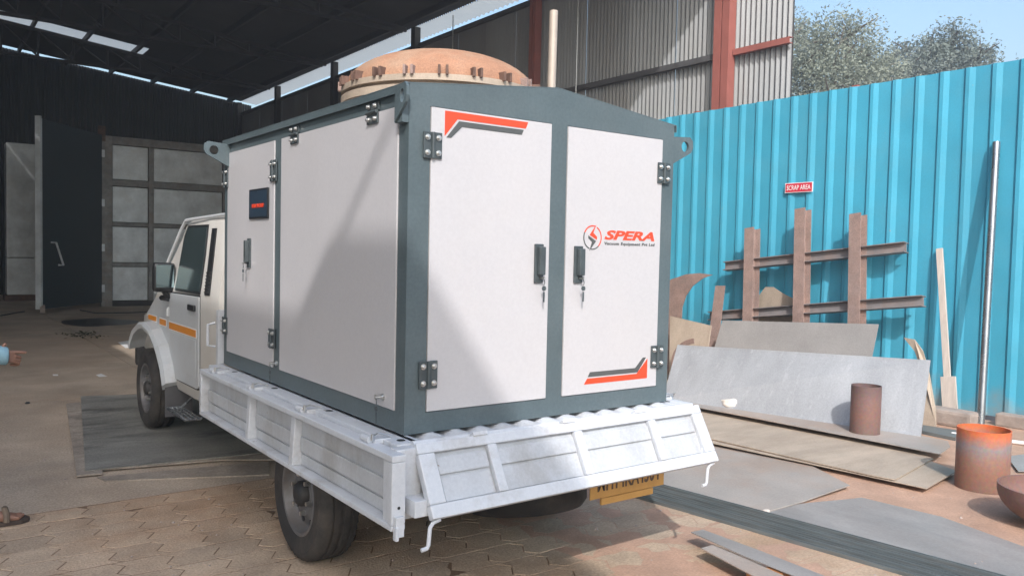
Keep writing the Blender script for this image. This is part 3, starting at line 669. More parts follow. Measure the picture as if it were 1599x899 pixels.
    # mirror on its arm
    mc = PY(256, 433, 3.74); mc.x = XC + s*abs(XC-mc.x)
    mr = MB().fbox((mc, Vector((s,0,0)), Vector((0,1,0)), Vector((0,0,1))), -.080, .080, -.035, .05, -.112, .112).build('mirror', m_black, truck, bevel=.03)
    MB().fbox((mc, Vector((s,0,0)), Vector((0,1,0)), Vector((0,0,1))), -.064, .064, -.0385, -.0355, -.075, .095).build('mirror_glass', m_mirror, mr)
    MB().tube([(XS(.72),3.80,1.13), (XS(.78),3.79,1.14), (mc.x-s*.03,3.75,mc.z-.15), (mc.x,3.74,mc.z-.10)], .022, 8).build('mirror_arm', m_black, mr, smooth=True)

# ================================================================== ENCLOSURE on the deck
W_, LL, Z0, ZE, ZP = 1.5, 2.33, .811, 2.19, 2.272
enc = thing('equipment_enclosure', (.75, 1.165, Z0), 'grey steel equipment cabinet with white doors and company logo, standing on the truck deck', 'equipment enclosure')
DZ0, DZ1 = .896, 2.112
def gable(y, x0=0., x1=W_, z0=Z0, ins=0.):
    return [(x0,y,z0),(x1,y,z0),(x1,y,ZE-ins),(W_/2,y,ZP-ins),(x0,y,ZE-ins)]
MB().prism(gable(.031, .031, W_-.031, Z0, .02), (0, LL-.062, 0)).build('inner_shell', m_encl, enc)
fr = MB()
yf = 0.; th = .030
fr.box(0, .096, 0, th, DZ0-.003, DZ1+.003); fr.box(.7155, .8055, 0, th, DZ0-.003, DZ1+.003); fr.box(1.4195, W_, 0, th, DZ0-.003, DZ1+.003)
fr.box(0, W_, 0, th, Z0, DZ0-.003)
fr.prism([(0,0,DZ1+.003),(W_,0,DZ1+.003),(W_,0,ZE),(W_/2,0,ZP),(0,0,ZE)], (0,th,0))
fr.build('rear_frame', m_encl, enc)
for s in (0, 1):                                          # side frames
    X0, X1 = (0, th) if s == 0 else (W_-th, W_)
    sf = MB()
    for a, b in ((th+.0005, .0775), (1.3615, 1.4545), (2.2655, LL-th-.0005)): sf.box(X0, X1, a, b, DZ0-.003, DZ1+.003)
    sf.box(X0, X1, th+.0005, LL-th-.0005, Z0, DZ0-.003); sf.box(X0, X1, th+.0005, LL-th-.0005, DZ1+.003, ZE)
    sf.build('side_frame', m_encl, enc)
MB().prism(gable(LL-th), (0,th,0)).build('front_panel', m_encl, enc)
for s in (0, 1):                                          # roof plates with a turned lip
    a = (-.018, ZE-.001) if s == 0 else (W_+.018, ZE-.001)
    MB().prism([(a[0],.001,a[1]),(W_/2,.001,ZP+.001),(W_/2,.001,ZP+.005),(a[0],.001,a[1]+.005)], (0,LL-.002,0)).build('roof_plate', m_encl, enc)
    xx = (-.018,-.014) if s == 0 else (W_+.014, W_+.018)
    MB().box(xx[0], xx[1], .001, LL-.001, ZE-.030, ZE-.002).build('roof_lip', m_encl, enc)
# doors
DP = -.005
def rdoor(x0, x1): return MB().box(x0, x1, DP, .022, DZ0, DZ1).build('door', m_door, enc, bevel=.002)
d1 = rdoor(.099, .712); d2 = rdoor(.809, 1.416)
def sdoor(y0, y1, x0=DP, x1=.022): return MB().box(x0, x1, y0, y1, DZ0, DZ1).build('door', m_door, enc, bevel=.002)
d3 = sdoor(.081, 1.358); d4 = sdoor(1.458, 2.262)
sdoor(.081, 1.358, W_-.022, W_+.005); sdoor(1.458, 2.262, W_-.022, W_+.005)
def rflat(poly, m, par, name): return MB().prism([(x, DP-.0015, z) for x, z in poly], (0,.0012,0)).build(name, m, par)
rflat([(.160,2.104),(.579,2.104),(.567,2.076),(.220,2.076),(.160,2.003)], m_red, d1, 'corner_stripe')
rflat([(.227,2.069),(.556,2.069),(.546,2.047),(.242,2.047),(.190,1.998),(.168,1.998)], m_grey, d1, 'corner_stripe')
rflat([(.938,.940),(.957,.966),(1.278,.966),(1.350,1.036),(1.350,.940)], m_red, d2, 'corner_stripe')
rflat([(.960,.973),(.973,.995),(1.268,.995),(1.318,1.043),(1.340,1.043),(1.284,.973)], m_grey, d2, 'corner_stripe')
# logo: two-tone ring with a bolt through it, name beside it
def ring(c, r0, r1, a0, a1, m, name, n_=22, sx=1.):
    mb = MB(); A = [R_(a0+(a1-a0)*i/n_) for i in range(n_+1)]; vs = []
    for a in A: vs += [(c[0]+math.cos(a)*r0*sx, DP-.0015, c[1]+math.sin(a)*r0), (c[0]+math.cos(a)*r1*sx, DP-.0015, c[1]+math.sin(a)*r1)]
    mb.add(vs, [(2*i, 2*i+1, 2*i+3, 2*i+2) for i in range(n_)]); o = mb.build(name, m, d2)
    o.modifiers.new('t', 'SOLIDIFY').thickness = .001; return o
lc = (.9675, 1.620)
ring(lc, .051, .0565, -45, 62, m_red, 'logo_ring'); ring(lc, .051, .0565, 72, 155, m_red, 'logo_ring')
ring(lc, .051, .0565, 155, 250, m_grey, 'logo_ring'); ring(lc, .051, .0565, 262, 315, m_grey, 'logo_ring')
rflat([(lc[0]+.021,lc[1]+.060),(lc[0]-.018,lc[1]+.012),(lc[0]+.026,lc[1]-.010),(lc[0]+.028,lc[1]+.004),(lc[0]+.004,lc[1]+.022)], m_red, d2, 'logo_bolt')
rflat([(lc[0]-.018,lc[1]-.062),(lc[0]+.022,lc[1]-.016),(lc[0]-.026,lc[1]+.009),(lc[0]-.026,lc[1]-.004),(lc[0]-.003,lc[1]-.021)], m_grey, d2, 'logo_bolt')
text_mesh('SPERA', .06, 'logo_name', m_red, d2, frame_mtx(Vector((1.042, DP-.0010, 1.6125)), (1,0,0), (0,0,1)), shear=.28, bold=.0022, fit=(.332, .045))
text_mesh('Vacuum Equipment Pvt Ltd', .02, 'logo_line', m_grey, d2, frame_mtx(Vector((1.042, DP-.0010, 1.584)), (1,0,0), (0,0,1)), shear=.12, bold=.0007, spacing=1.15, fit=(.335, .0185))
# hinges with bolts
bolt_r = None
def bolts(par, pts, n_):
    for p in pts:
        p = Vector(p); nn = Vector(n_)
        MB().lathe([(.012,0),(.012,.004),(.0085,.004),(.0085,.010),(.006,.013),(.0001,.0135)], p, nn, n=10).build('bolt', m_zinc, par, smooth=True)
def hinge_rear(xc, z0, z1):
    mb = MB().box(xc-.042, xc-.006, DP-.008, DP-.0005, z0, z1).box(xc+.006, xc+.042, DP-.008, DP-.0005, z0, z1).cyl((xc, DP-.010, z0), (xc, DP-.010, z1), .008, n=10)
    h = mb.build('hinge', m_hinge, enc, bevel=.002)
    bolts(h, [(xc+dx, DP-.008, z) for dx in (-.025,.025) for z in (z0+.022, z1-.022)], (0,-1,0))
for xc, z0, z1 in ((.103,1.908,2.012), (1.424,1.898,2.0), (.100,.990,1.102), (1.413,.988,1.098)): hinge_rear(xc, z0, z1)
def hinge_side(yc, z0, z1):
    mb = MB().box(DP-.008, DP-.0005, yc-.046, yc-.006, z0, z1).box(DP-.008, DP-.0005, yc+.006, yc+.046, z0, z1).cyl((DP-.010, yc, z0), (DP-.010, yc, z1), .008, n=10)
    h = mb.build('hinge', m_hinge, enc, bevel=.002); bolts(h, [(DP-.008, yc+d, z) for d in (-.026,.026) for z in (z0+.022, z1-.022)], (-1,0,0))
for yc, z0, z1 in ((1.458,1.895,2.008), (1.462,1.0,1.105), (2.29,1.905,2.02), (2.29,1.0,1.105)): hinge_side(yc, z0, z1)
def hinge_top(yc):
    mb = MB().box(DP-.008, DP-.0005, yc-.05, yc+.05, 2.066, 2.106).box(-.008, -.0005, yc-.05, yc+.05, 2.120, 2.154).cyl((DP-.010, yc-.05, 2.113), (DP-.010, yc+.05, 2.113), .008, n=10)
    h = mb.build('hinge', m_hinge, enc, bevel=.002); bolts(h, [(DP-.008, yc+d, z) for d in (-.03,.03) for z in (2.085, 2.138)], (-1,0,0))
hinge_top(1.163); hinge_top(.295)
# swing handles with keys
def key(par, p, ax):
    p = Vector(p); ax = Vector(ax)
    MB().cyl(p, p+ax*.03, .006, n=8).build('key', m_zinc, par)
    q = p+ax*.024; side = Vector((0,0,1)).cross(ax)
    MB().tube([q, q+side*.006-Vector((0,0,.02)), q+side*.002-Vector((0,0,.03))], .002, 6).lathe([(.0001,-.002),(.011,-.002),(.011,.002),(.0001,.002)], q+side*.002-Vector((0,0,.045)), ax, n=12).fbox((q+side*.002-Vector((0,0,.06)), side, Vector((0,0,1)), ax), -.004, .004, -.045, 0, -.001, .001).build('key_ring', m_hinge, par)
def handle_rear(xa, xb, z0, z1):
    h = MB().box(xa, xb, DP-.010, DP-.0005, z0, z1).box(xa+.012, xb-.006, DP-.034, DP-.0105, z0+.035, z1-.012).build('door_handle', m_hinge, enc, bevel=.004)
    key(h, ((xa+xb)/2+.008, DP-.010, z0+.022), (0,-1,0))
handle_rear(.627, .675, 1.412, 1.583); handle_rear(.855, .905, 1.410, 1.579)
hh = MB().box(DP-.010, DP-.0005, 1.815, 1.865, 1.425, 1.592).box(DP-.034, DP-.0105, 1.821, 1.853, 1.455, 1.58).build('door_handle', m_hinge, enc, bevel=.004)
key(hh, (DP-.010, 1.855, 1.45), (-1,0,0))
for y, z in ((1.405, .925), (.17, .938)):
    l_ = MB().lathe([(.014,0),(.014,.008),(.009,.012),(.0001,.012)], (0 if y > 1 else DP, y, z), (-1,0,0), n=12).box(DP-.016, DP-.006, y-.006, y+.05, z-.004, z+.004).build('cam_latch', m_zinc, enc); key(l_, (DP-.010, y, z), (-1,0,0))
bg_ = MB().box(DP-.010, DP-.0005, 1.525, 1.835, 1.700, 1.868).build('display', m_black, enc, bevel=.006)
MB().box(DP-.0115, DP-.0103, 1.54, 1.82, 1.712, 1.857).build('display_face', m_badge, bg_)
text_mesh('SPERA VACUUM', .03, 'display_text', m_red, bg_, frame_mtx(Vector((DP-.0125, 1.775, 1.762)), (0,-1,0), (0,0,1)), bold=.0014, fit=(.19, .022))
# lifting lugs
def lug(poly, vec, hole, hax):
    o = MB().prism(poly, vec).build('lifting_lug', m_encl, enc, bevel=.002)
    MB().lathe([(.024,0),(.024,.0145),(.017,.0145),(.017,0)], hole, hax, n=18, closed=True).build('lug_eye', m_hinge, o)
def lug_plate(c, du, dw, th_):                            # plate with a real hole: du outward, dw thickness dir
    c = Vector(c); du = Vector(du); dw = Vector(dw); up = Vector((0,0,1)); out = [(0,.063),(.13,.073),(.152,.055),(.154,.02),(.14,-.005),(0,-.075)]
    hc = (.095, .022); hr = .027; k = 24; vs = []; fs = []
    def hit(a):                                           # outline point in direction a from the hole centre
        d = (math.cos(a), math.sin(a)); best = 9
        for i in range(len(out)):
            p, q = out[i], out[(i+1) % len(out)]; ex, ey = q[0]-p[0], q[1]-p[1]; den = d[0]*ey-d[1]*ex
            if abs(den) < 1e-9: continue
            t_ = ((p[0]-hc[0])*ey-(p[1]-hc[1])*ex)/den; u_ = ((p[0]-hc[0])*d[1]-(p[1]-hc[1])*d[0])/den
            if t_ > 0 and -1e-6 <= u_ <= 1+1e-6: best = min(best, t_)
        return (hc[0]+d[0]*best, hc[1]+d[1]*best)
    angs = sorted([2*math.pi*i/k for i in range(k)] + [math.atan2(p[1]-hc[1], p[0]-hc[0]) % (2*math.pi) for p in out])
    for a in angs:
        for (x, z) in ((hc[0]+math.cos(a)*hr, hc[1]+math.sin(a)*hr), hit(a)):
            for t_ in (0, th_): vs.append(c + du*x + up*z + dw*t_)
    m_ = len(angs)
    for i in range(m_):
        j = (i+1) % m_; a, b = 4*i, 4*j
        fs += [(a, a+2, b+2, b), (a+1, b+1, b+3, a+3), (a+2, a+3, b+3, b+2), (a, b, b+1, a+1)]
    return MB().add(vs, fs).build('lifting_lug', m_encl, enc)
lug_plate((W_+.002, .012, 2.075), (1,0,0), (0,1,0), .014)
lug_plate((W_+.002, LL-.10, 2.085), (1,0,0), (0,1,0), .014)
lug_plate((-.002, LL-.10, 2.10), (-1,0,0), (0,1,0), .014)
ll = lug_plate((-.0405, .035, 2.115), (0,-1,0), (1,0,0), .012)
ll.scale = (1,.62,1); ll.location = (0, -.42, 0)
ll.data.transform(Matrix.Identity(4))
MB().box(-.029, -.0005, .002, .06, 2.04, 2.185).build('lug_pad', m_encl, enc)

# ================================================================== YARD THINGS
# rusty pressure vessel behind the truck
vc = Vector((2.74, 4.30, 0)); vr = .99; zr = 3.12
tank = thing('pressure_vessel', vc, 'tall rusty round vessel with domed lid and bolt clamps rising behind the cabinet', 'vessel')
MB().lathe([(.0001,.0),(vr*.9,0),(vr*.9,zr-.16),(.0001,zr-.16)], vc, (0,0,1), n=64).build('shell', m_rustlt, tank, smooth=True)
MB().lathe([(vr*.9,zr-.16),(vr,zr-.16),(vr,zr-.09),(vr*.93,zr-.09),(vr*.93,zr-.055),(vr,zr-.055),(vr,zr+.0),(vr*.9,zr+.0)], vc, (0,0,1), n=64).build('flange', m_plateb, tank, smooth=True)
dome = [(vr*.965*math.cos(a), zr + .40*math.sin(a)) for a in [R_(90*i/14) for i in range(15)]]; dome[-1] = (.0001, zr+.40)
dm = MB().lathe(dome, vc, (0,0,1), n=64).build('domed_lid', m_rustlt, tank, smooth=True)
MB().box(vc.x-.06, vc.x+.10, vc.y-.05, vc.y+.05, zr+.39, zr+.45).build('lid_lug', m_rustlt, dm, bevel=.006)
for q in range(20):
    a = 2*math.pi*q/20+.1; d = Vector((math.cos(a), math.sin(a), 0)); t_ = Vector((-d.y, d.x, 0))
    mb = MB()
    for sg_ in (-1, 1): mb.fbox((vc+d*(vr*.93)+t_*sg_*.035, d, t_, Vector((0,0,1))), 0, .10, -.012, .012, zr-.01, zr+.075)
    mb.build('clamp', m_rustd if q % 4 else m_rustb, tank, bevel=.004)
# thin upright pipe behind the cabinet
pb = Vector((4.395, 4.60, 0)); tag(MB().tube([pb, (4.40, 4.605, 2.), (4.42, 4.60, 4.345)], [.05,.05,.05], 14).build('standing_pipe', m_pipe, None, base=pb, smooth=True), 'pale round steel pipe standing upright behind the cabinet roof', 'pipe')

# welded frame of I-beams leaning on the fence
PL = ((6.42, 0, 0), (2.1, 0, -.34))
def RP(u, v): return onplane(u, v, *PL)
rk = thing('beam_frame', (6.5, 2.6, 0), 'welded grid of rusty I-beams, three uprights and two crossbars, leaning on the fence', 'beam frame')
upd = Vector((.34, 0, 2.1)).normalized(); nrm = Vector((-2.1, 0, .34)).normalized()
def ibeam(a, b, nn, w_, h_, tf=.010, tw=.008):            # flange face towards nn
    a = Vector(a); b = Vector(b); ex = (b-a); L2 = ex.length; ex.normalize(); ez = Vector(nn); ez = (ez-ex*ez.dot(ex)).normalized(); ey = ez.cross(ex)
    fr_ = (a, ex, ey, ez)
    return MB().fbox(fr_, 0, L2, -w_/2, w_/2, h_/2-tf, h_/2).fbox(fr_, 0, L2, -w_/2, w_/2, -h_/2, -h_/2+tf).fbox(fr_, 0, L2, -tw/2, tw/2, -h_/2+tf, h_/2-tf)
for (u0, v0, u1, v1) in ((1175, 357, 1172, 497), (1254, 327, 1251, 500), (1340, 335, 1338, 503)):
    t_ = RP(u0, v0); b_ = RP(u1, v1); d = (b_-t_).normalized(); b_ = t_ + d*((.004-t_.z)/d.z)
    ibeam(b_, t_, nrm, .135, .135).build('upright_beam', m_rustb, rk)
for (u0, v0, u1, v1) in ((1127, 416, 1410, 386), (1103, 494, 1437, 470)):
    a = RP(u0, v0); b = RP(u1, v1); off = Vector((.07, 0, 0))
    d = (b-a).normalized(); e = nrm.cross(d)
    ibeam(a+off, b+off, e, .10, .11).build('cross_beam', m_beamg, rk)
# leaning sheets and offcuts
def standing(name, px, x, th, m, label, cat, group=None, lean=0.):
    pts = []
    for u, v in px:
        pts.append(onplane(u, v, (x, 0, 0), (1, 0, -lean)))
    zmin = min(p.z for p in pts); low = [p for p in pts]
    c = sum(pts, Vector())/len(pts); base = Vector((c.x, c.y, max(0, zmin)))
    return tag(MB().prism(pts, (th, 0, -th*lean)).build(name, m, None, base=base), label, cat, group)
def drop(u, v, x, z, lean=0.):                             # pixel of the point straight below (u,v) on the same plane at height z: returns world
    p = onplane(u, v, (x,0,0), (1,0,-lean)); return Vector((x+lean*z, p.y, z))
def sheet_pts(name, pts, th, m, label, cat, group=None):
    pts = [Vector(p) for p in pts]; nn = (pts[1]-pts[0]).cross(pts[2]-pts[0]).normalized()
    if nn.x < 0: nn = -nn
    c = sum(pts, Vector())/len(pts); base = Vector((c.x, c.y, min(p.z for p in pts)))
    return tag(MB().prism(pts, nn*th).build(name, m, None, base=base), label, cat, group)
zA = .10
b1 = G(1035, 622, zA); b2 = G(1438, 681, zA)
t2 = PX(1453, 562, b2.x+.33); t1 = PX(1058, 538, b1.x+.42)
sheet_pts('steel_sheet', [b1, b2, t2, t1], .006, m_shsteel, 'large bluish grey steel sheet leaning at the foot of the beam frame', 'steel sheet', 'sheets leaning by the fence')
q1 = PX(1128, 500, 6.22); q2 = PX(1372, 506, 6.22); 
sheet_pts('steel_sheet', [Vector((5.98, q1.y+.06, .004)), Vector((5.98, q2.y+.02, .004)), q2, q1], .006, m_shlt, 'dull grey steel sheet standing behind the large bluish sheet', 'steel sheet', 'sheets leaning by the fence')
sheet_pts('steel_sheet', [drop(1046,560,5.95,.004), drop(1098,560,5.95,.004), PX(1110,508,6.15), PX(1046,493,6.15)], .02, m_plateb, 'small tan sheet leaning beside the cabinet edge, left of the grey sheet', 'steel sheet', 'sheets leaning by the fence')
xx = 6.05
cres = [PX(u, v, 6.35) for u, v in ((1030,446),(1048,436),(1072,428),(1092,426.5),(1113,429),(1098,434),(1082,446),(1071,462),(1065,480),(1064,500))]
sheet_pts('curved_offcut', cres + [drop(1064,500,6.35,.004), drop(1030,500,6.35,.004)], .01, m_rustb, 'crescent shaped rusty plate offcut standing next to the cabinet', 'plate offcut', 'scrap offcuts')
sheet_pts('flat_bar', [drop(1100,520,6.3,.004), drop(1116,520,6.3,.004), PX(1132,446,6.6), PX(1117,446,6.6)], .012, m_rustb, 'short slanting rusty flat bar between crescent offcut and first upright beam', 'flat bar', 'scrap offcuts')
sheet_pts('curved_offcut', [PX(u, v, 6.76) for u, v in ((1180,478),(1186,460),(1195,448),(1207,448),(1222,458),(1243,468))]+[drop(1243,468,6.76,.004), drop(1180,478,6.76,.004)], .01, m_plateb, 'pale pointed plate offcut behind the beam frame', 'plate offcut', 'scrap offcuts')
def arc_strip(cu, cv, r0, r1, a0, a1, x, k=12):
    o_ = [(cu+math.cos(R_(a0+(a1-a0)*i/k))*r1, cv-math.sin(R_(a0+(a1-a0)*i/k))*r1) for i in range(k+1)]
    i_ = [(cu+math.cos(R_(a0+(a1-a0)*i/k))*r0, cv-math.sin(R_(a0+(a1-a0)*i/k))*r0) for i in range(k+1)]
    return [PX(u, v, x) for u, v in o_+i_[::-1]]
oc = sheet_pts('ring_offcut', arc_strip(1086, 566, 30, 38, 95, 215, 5.925), .012, m_rustb, 'rusty curved ring offcut leaning on the tan sheet by the cabinet', 'plate offcut', 'scrap offcuts')
oc2 = sheet_pts('ring_offcut', arc_strip(1028, 560, 38, 46, -70, 5, 5.91), .012, m_rustb, 'thin rusty hooked offcut lying lowest beside the cabinet corner', 'plate offcut', 'scrap offcuts')
sheet_pts('curved_offcut', [PX(u, v, 6.3) for u, v in ((1411,527),(1428,530),(1441,548),(1450,578))]+[PX(1461,640,6.2), drop(1462,655,6.1,.004), drop(1440,655,6.1,.004)]+[PX(1446,600,6.25), PX(1428,548,6.3)], .01, m_plateb, 'horn shaped tan plate offcut at the right end of the leaning sheets', 'plate offcut', 'scrap offcuts')
# sheets lying on the ground
plate('steel_plate', [(1060,615),(1235,640),(1480,688),(1484,697),(1468,708),(1329,681),(1088,635)], zA, .006, m_plateg, 'long grey plate on top of the pile, under the leaning sheet', 'steel plate', 'steel plates on the ground')
plate('steel_plate', [(1090,641),(1330,662),(1457,715),(1398,748),(1365,742),(1105,683),(1088,672)], .055, .007, m_plateb, 'long tan plate with torn end, upper of the two in the middle of the yard', 'steel plate', 'steel plates on the ground')
plate('steel_plate', [(1100,650),(1380,690),(1494,735),(1447,762),(1400,752),(1108,690)], .042, .006, m_plateb, 'tan plate with square end projecting below the torn tan plate', 'steel plate', 'steel plates on the ground')
plate('steel_plate', [(1085,672),(1220,702),(1327,757),(1255,782),(1190,800),(985,765),(1000,690)], .012, .006, m_plateg, 'broad light grey plate with pointed corner lying right behind the tailgate', 'steel plate', 'steel plates on the ground', dz=[0,0,.022,.008,0,0,0])
top_d = [(1130,797),(1330,778),(1345,776),(1470,806),(1625,862),(1900,965),(1900,1005),(1500,893)]
plate('steel_plate', top_d, .008, .005, m_plated, 'large dark grey plate in the right foreground beside the bars', 'steel plate', 'steel plates on the ground')
for i, (u, v, z1, sx_, sy_) in enumerate(((1180,664,.034,.05,.6), (1300,705,.034,.05,.5), (1440,752,.034,.05,.22))):
    p = G(u, v, 0); tag(MB().box(p.x-.03, p.x+.40, p.y-.03, p.y+.03, 0, .0345).build('packing_timber', m_wood, None, base=(p.x,p.y,0)), ['timber packer under the left end of the tan plates', 'timber packer under the middle of the tan plates', 'timber packer under the square end of the tan plate'][i], 'timber', 'packing timbers')
for i, (u, v) in enumerate(((1120,640), (1290,668), (1395,688))):
    p = G(u, v, 0); tag(MB().box(p.x-.05, p.x+.35, p.y-.03, p.y+.03, 0, .0935).build('packing_timber', m_wood, None, base=(p.x,p.y,0)), ['timber packer below the left end of the long grey plate', 'timber packer below the middle of the long grey plate', 'timber packer below the right end of the long grey plate'][i], 'timber', 'packing timbers')
# loose strips in the right foreground
plate('steel_strip', [(1079,830),(1098,826),(1190,860),(1290,899),(1330,930),(1290,940),(1245,900),(1160,866)], .085, .005, m_plated, 'narrow grey steel strip nearest the bars in the foreground', 'steel strip', 'loose foreground strips')
plate('steel_strip', [(1095,855),(1112,850),(1165,872),(1240,905),(1290,940),(1250,950),(1180,900)], .077, .005, m_plateg, 'shorter grey steel strip lying lower, in front of the other strip', 'steel strip', 'loose foreground strips')
wb = G(1166, 912, 0)
tag(MB().box(wb.x-.02, wb.x+.07, wb.y-.13, wb.y-.01, 0, .0705).box(wb.x+.0705, wb.x+.25, wb.y-.12, wb.y-.03, 0, .0705).build('wood_block', m_woodo, None, base=(wb.x,wb.y,0), bevel=.004), 'orange wooden block under the foreground strips at the bottom edge', 'wood block')
wq = G(1330, 935, 0); tag(MB().box(wq.x-.2, wq.x+.05, wq.y-.05, wq.y+.05, 0, .071).build('wood_block', m_woodo, None, base=(wq.x,wq.y,0)), 'orange wooden block under the far end of the strips', 'wood block')
# stack of steel bars
A = Vector((2.02, 1.62)); Bq = Vector((2.56, -2.4)); dd = (Bq-A).normalized(); pr = Vector((dd.y, -dd.x))
ordn = ['outermost, nearest the truck', 'second from the truck', 'third from the truck', 'fourth from the truck', 'fifth, next to the grey plate']
for i in range(5):
    a = A + pr*(-(i*.066)) + dd*random.uniform(-.12,.12); z0 = [.0, .0, .0, .004, .006][i]; ln = (Bq-A).length
    base = Vector((a.x, a.y, 0)); ex = Vector((dd.x, dd.y, 0)); ey = Vector((-dd.y, dd.x, 0)); h_ = [.020,.026,.026,.026,.03][i]
    mb = MB().fbox((base, ex, ey, Vector((0,0,1))), 0, ln, 0, .05, .0, .004).fbox((base, ex, ey, Vector((0,0,1))), 0, ln, 0, .0055, .004, z0+h_).fbox((base, ex, ey, Vector((0,0,1))), 0, ln, .0445, .05, .004, z0+h_-.006)
    tag(mb.build('steel_channel', m_bars, None, base=base), 'long blue-grey steel channel in the bundle on the ground, '+ordn[i], 'steel bar', 'bundle of steel bars')
# drums and dish
def drum(u, vb, vt, hwpx, z, m, label, tint):
    p = G(u, vb, z); dist = (p-CAM).dot(RM @ Vector((0,0,-1))); r = hwpx/F_PX*dist
    view = Vector((p.x-CAM.x, p.y-CAM.y, 0)).normalized(); c = p + view*r; c.z = z
    t_ = onplane(u, vt, c, (view.x, view.y, 0)); h = t_.z - z
    k = r-.007; ji = [random.uniform(-.004,.004) for _ in range(64)]
    o = MB().lathe([(k,.0),(r,.0),(lambda j: r, h*.5),(r, h),(k, h)], c, (0,0,1), n=56, closed=True).build('pipe_offcut', drum_mat('drum_'+label[:4], 0, h, tint), None, base=c, smooth=True)
    return tag(o, label, 'pipe offcut', 'short rusty pipe offcuts')
drum(1350, 679, 601, 22.5, zA, None, 'dull brown short pipe offcut standing on the plates before the leaning sheet', False)
drum(1532, 770, 668, 38.5, .003, None, 'large orange-rimmed pipe offcut standing on the soil near the fence', True)
bc = Vector((3.83, -.93, 0)); br, bh = .30, .20
pf = [(br*math.sin(R_(a)), .004+bh*(1-math.cos(R_(a)))) for a in range(4, 91, 8)] + [(br, bh+.03)]
pin = [(max(.0005, r_-.012), h_+.010) for r_, h_ in pf][::-1]; pin[0] = (br-.012, bh+.03)
tag(MB().lathe([(.0001,.002)]+pf+pin+[(.0001,.016)], bc, (0,0,1), n=64).build('dished_end', drum_mat('dish', 0, .9, False), None, base=bc, smooth=True), 'rusty round dished steel end lying like a bowl at the right edge', 'steel dish')
# leaning poles
pt = PX(1556, 222, XF-.05); pbm = Vector((6.42, .66, .0)); pbm = Vector((6.42, onplane(1531, 664, (6.42,0,0), (1,0,0)).y, 0))
tag(MB().cyl(pbm, pt, .034, n=16).build('steel_pole', m_tube, None, base=pbm, smooth=True), 'tall shiny steel pole leaning against the blue fence', 'pole')
a = PX(1467, 388, 6.84); b = onplane(1484, 640, (6.62,0,0), (1,0,0)); b.z = 0
wl = thing('timber_batten', b, 'pale wooden batten with a wider foot leaning against the fence', 'batten')
ex = (a-b); L2 = ex.length; ex.normalize(); ey = Vector((0,1,0)); ey = (ey-ex*ey.dot(ex)).normalized(); ez = ex.cross(ey); fr_ = (b, ex, ey, ez)
MB().fbox(fr_, 0, L2, -.032, .032, -.012, .012).build('batten', m_wood, wl, bevel=.003)
MB().fbox(fr_, .02, .42, -.09, .055, .0125, .03).build('foot_board', m_wood, wl, bevel=.003)
p = G(1488, 664, 0); tag(MB().box(p.x-.10, p.x+.12, p.y-.20, p.y+.24, 0, .15).build('concrete_block', m_conc, None, base=(p.x,p.y,0), bevel=.03), 'rough grey concrete block at the foot of the wooden batten', 'concrete block')
plate('steel_bar', [(1441,663),(1500,672),(1492,683),(1440,672)], .03, .03, m_bars, 'dark flat steel bar lying before the concrete block', 'steel bar')
a = G(1486, 677, .02); b = G(1640, 697, .02); tag(MB().cyl(a, b, .018, n=12).build('white_pipe', m_pvc, None, base=(a+b)/2, smooth=True), 'thin white plastic pipe lying behind the orange-rimmed pipe offcut', 'pipe')
a = G(1576, 700, .012); b = G(1680, 716, .012)
plate('steel_plate', [(1572,712),(1620,706),(1660,735),(1590,735)], .02, .006, m_plated, 'small dark plate behind the dish at the right edge', 'steel plate', 'steel plates on the ground')
# white stone, chips
def lump(name, p, sx_, sy_, sz_, m, label, cat, seed=0, group=None):
    bm = bmesh.new(); bmesh.ops.create_icosphere(bm, subdivisions=3, radius=1)
    for v in bm.verts:
        d = 1 + .28*noise.noise(v.co*1.6+Vector((seed,0,0))) + .1*noise.noise(v.co*4+Vector((seed,3,0)))
        v.co = Vector((v.co.x*sx_*d, v.co.y*sy_*d, max(-.6, v.co.z)*sz_*d))
    zm = min(v.co.z for v in bm.verts)
    for v in bm.verts: v.co.z -= zm
    me = bpy.data.meshes.new(name); bm.to_mesh(me); bm.free(); me.materials.append(m); me.polygons.foreach_set('use_smooth', [True]*len(me.polygons))
    o = col_obj(bpy.data.objects.new(name, me)); o.location = p; return tag(o, label, cat, group)
p = G(1147, 635, zA); lump('white_stone', p, .14, .09, .055, m_stone, 'flat white lump of stone lying on the long grey plate', 'stone', 3).rotation_euler = (0,0,-.5)
p = G(1196, 799, .012); lump('wood_chip', p, .03, .02, .01, m_wood, 'small pale wood chip at the edge of the pointed grey plate', 'wood chip', 5)
peb = None
stones = MB()
for k in range(420):
    x = random.uniform(1.3, 6.6); y = random.uniform(-3, 3.2); r = random.choice([.004,.006,.008,.013])*random.uniform(.7,1.3); z = h_right(x, y)
    stones.add([(x-r,y,z),(x,y-r,z),(x+r,y,z),(x,y+r*.8,z),(x,y,z+r*.8)], [(0,1,4),(1,2,4),(2,3,4),(3,0,4)])
for k in range(500):
    x = random.uniform(-2.4, 1.0); y = random.uniform(.2, 9) if k % 3 else random.uniform(.2, 2.6); r = random.choice([.003,.004,.006,.009])*random.uniform(.7,1.3); z = .0
    stones.add([(x-r,y,z),(x,y-r,z),(x+r,y,z),(x,y+r*.8,z),(x,y,z+r*.8)], [(0,1,4),(1,2,4),(2,3,4),(3,0,4)])
tag(stones.build('gravel', m_conc, recalc=False), 'small loose grit scattered on the soil', 'gravel', kind='stuff')

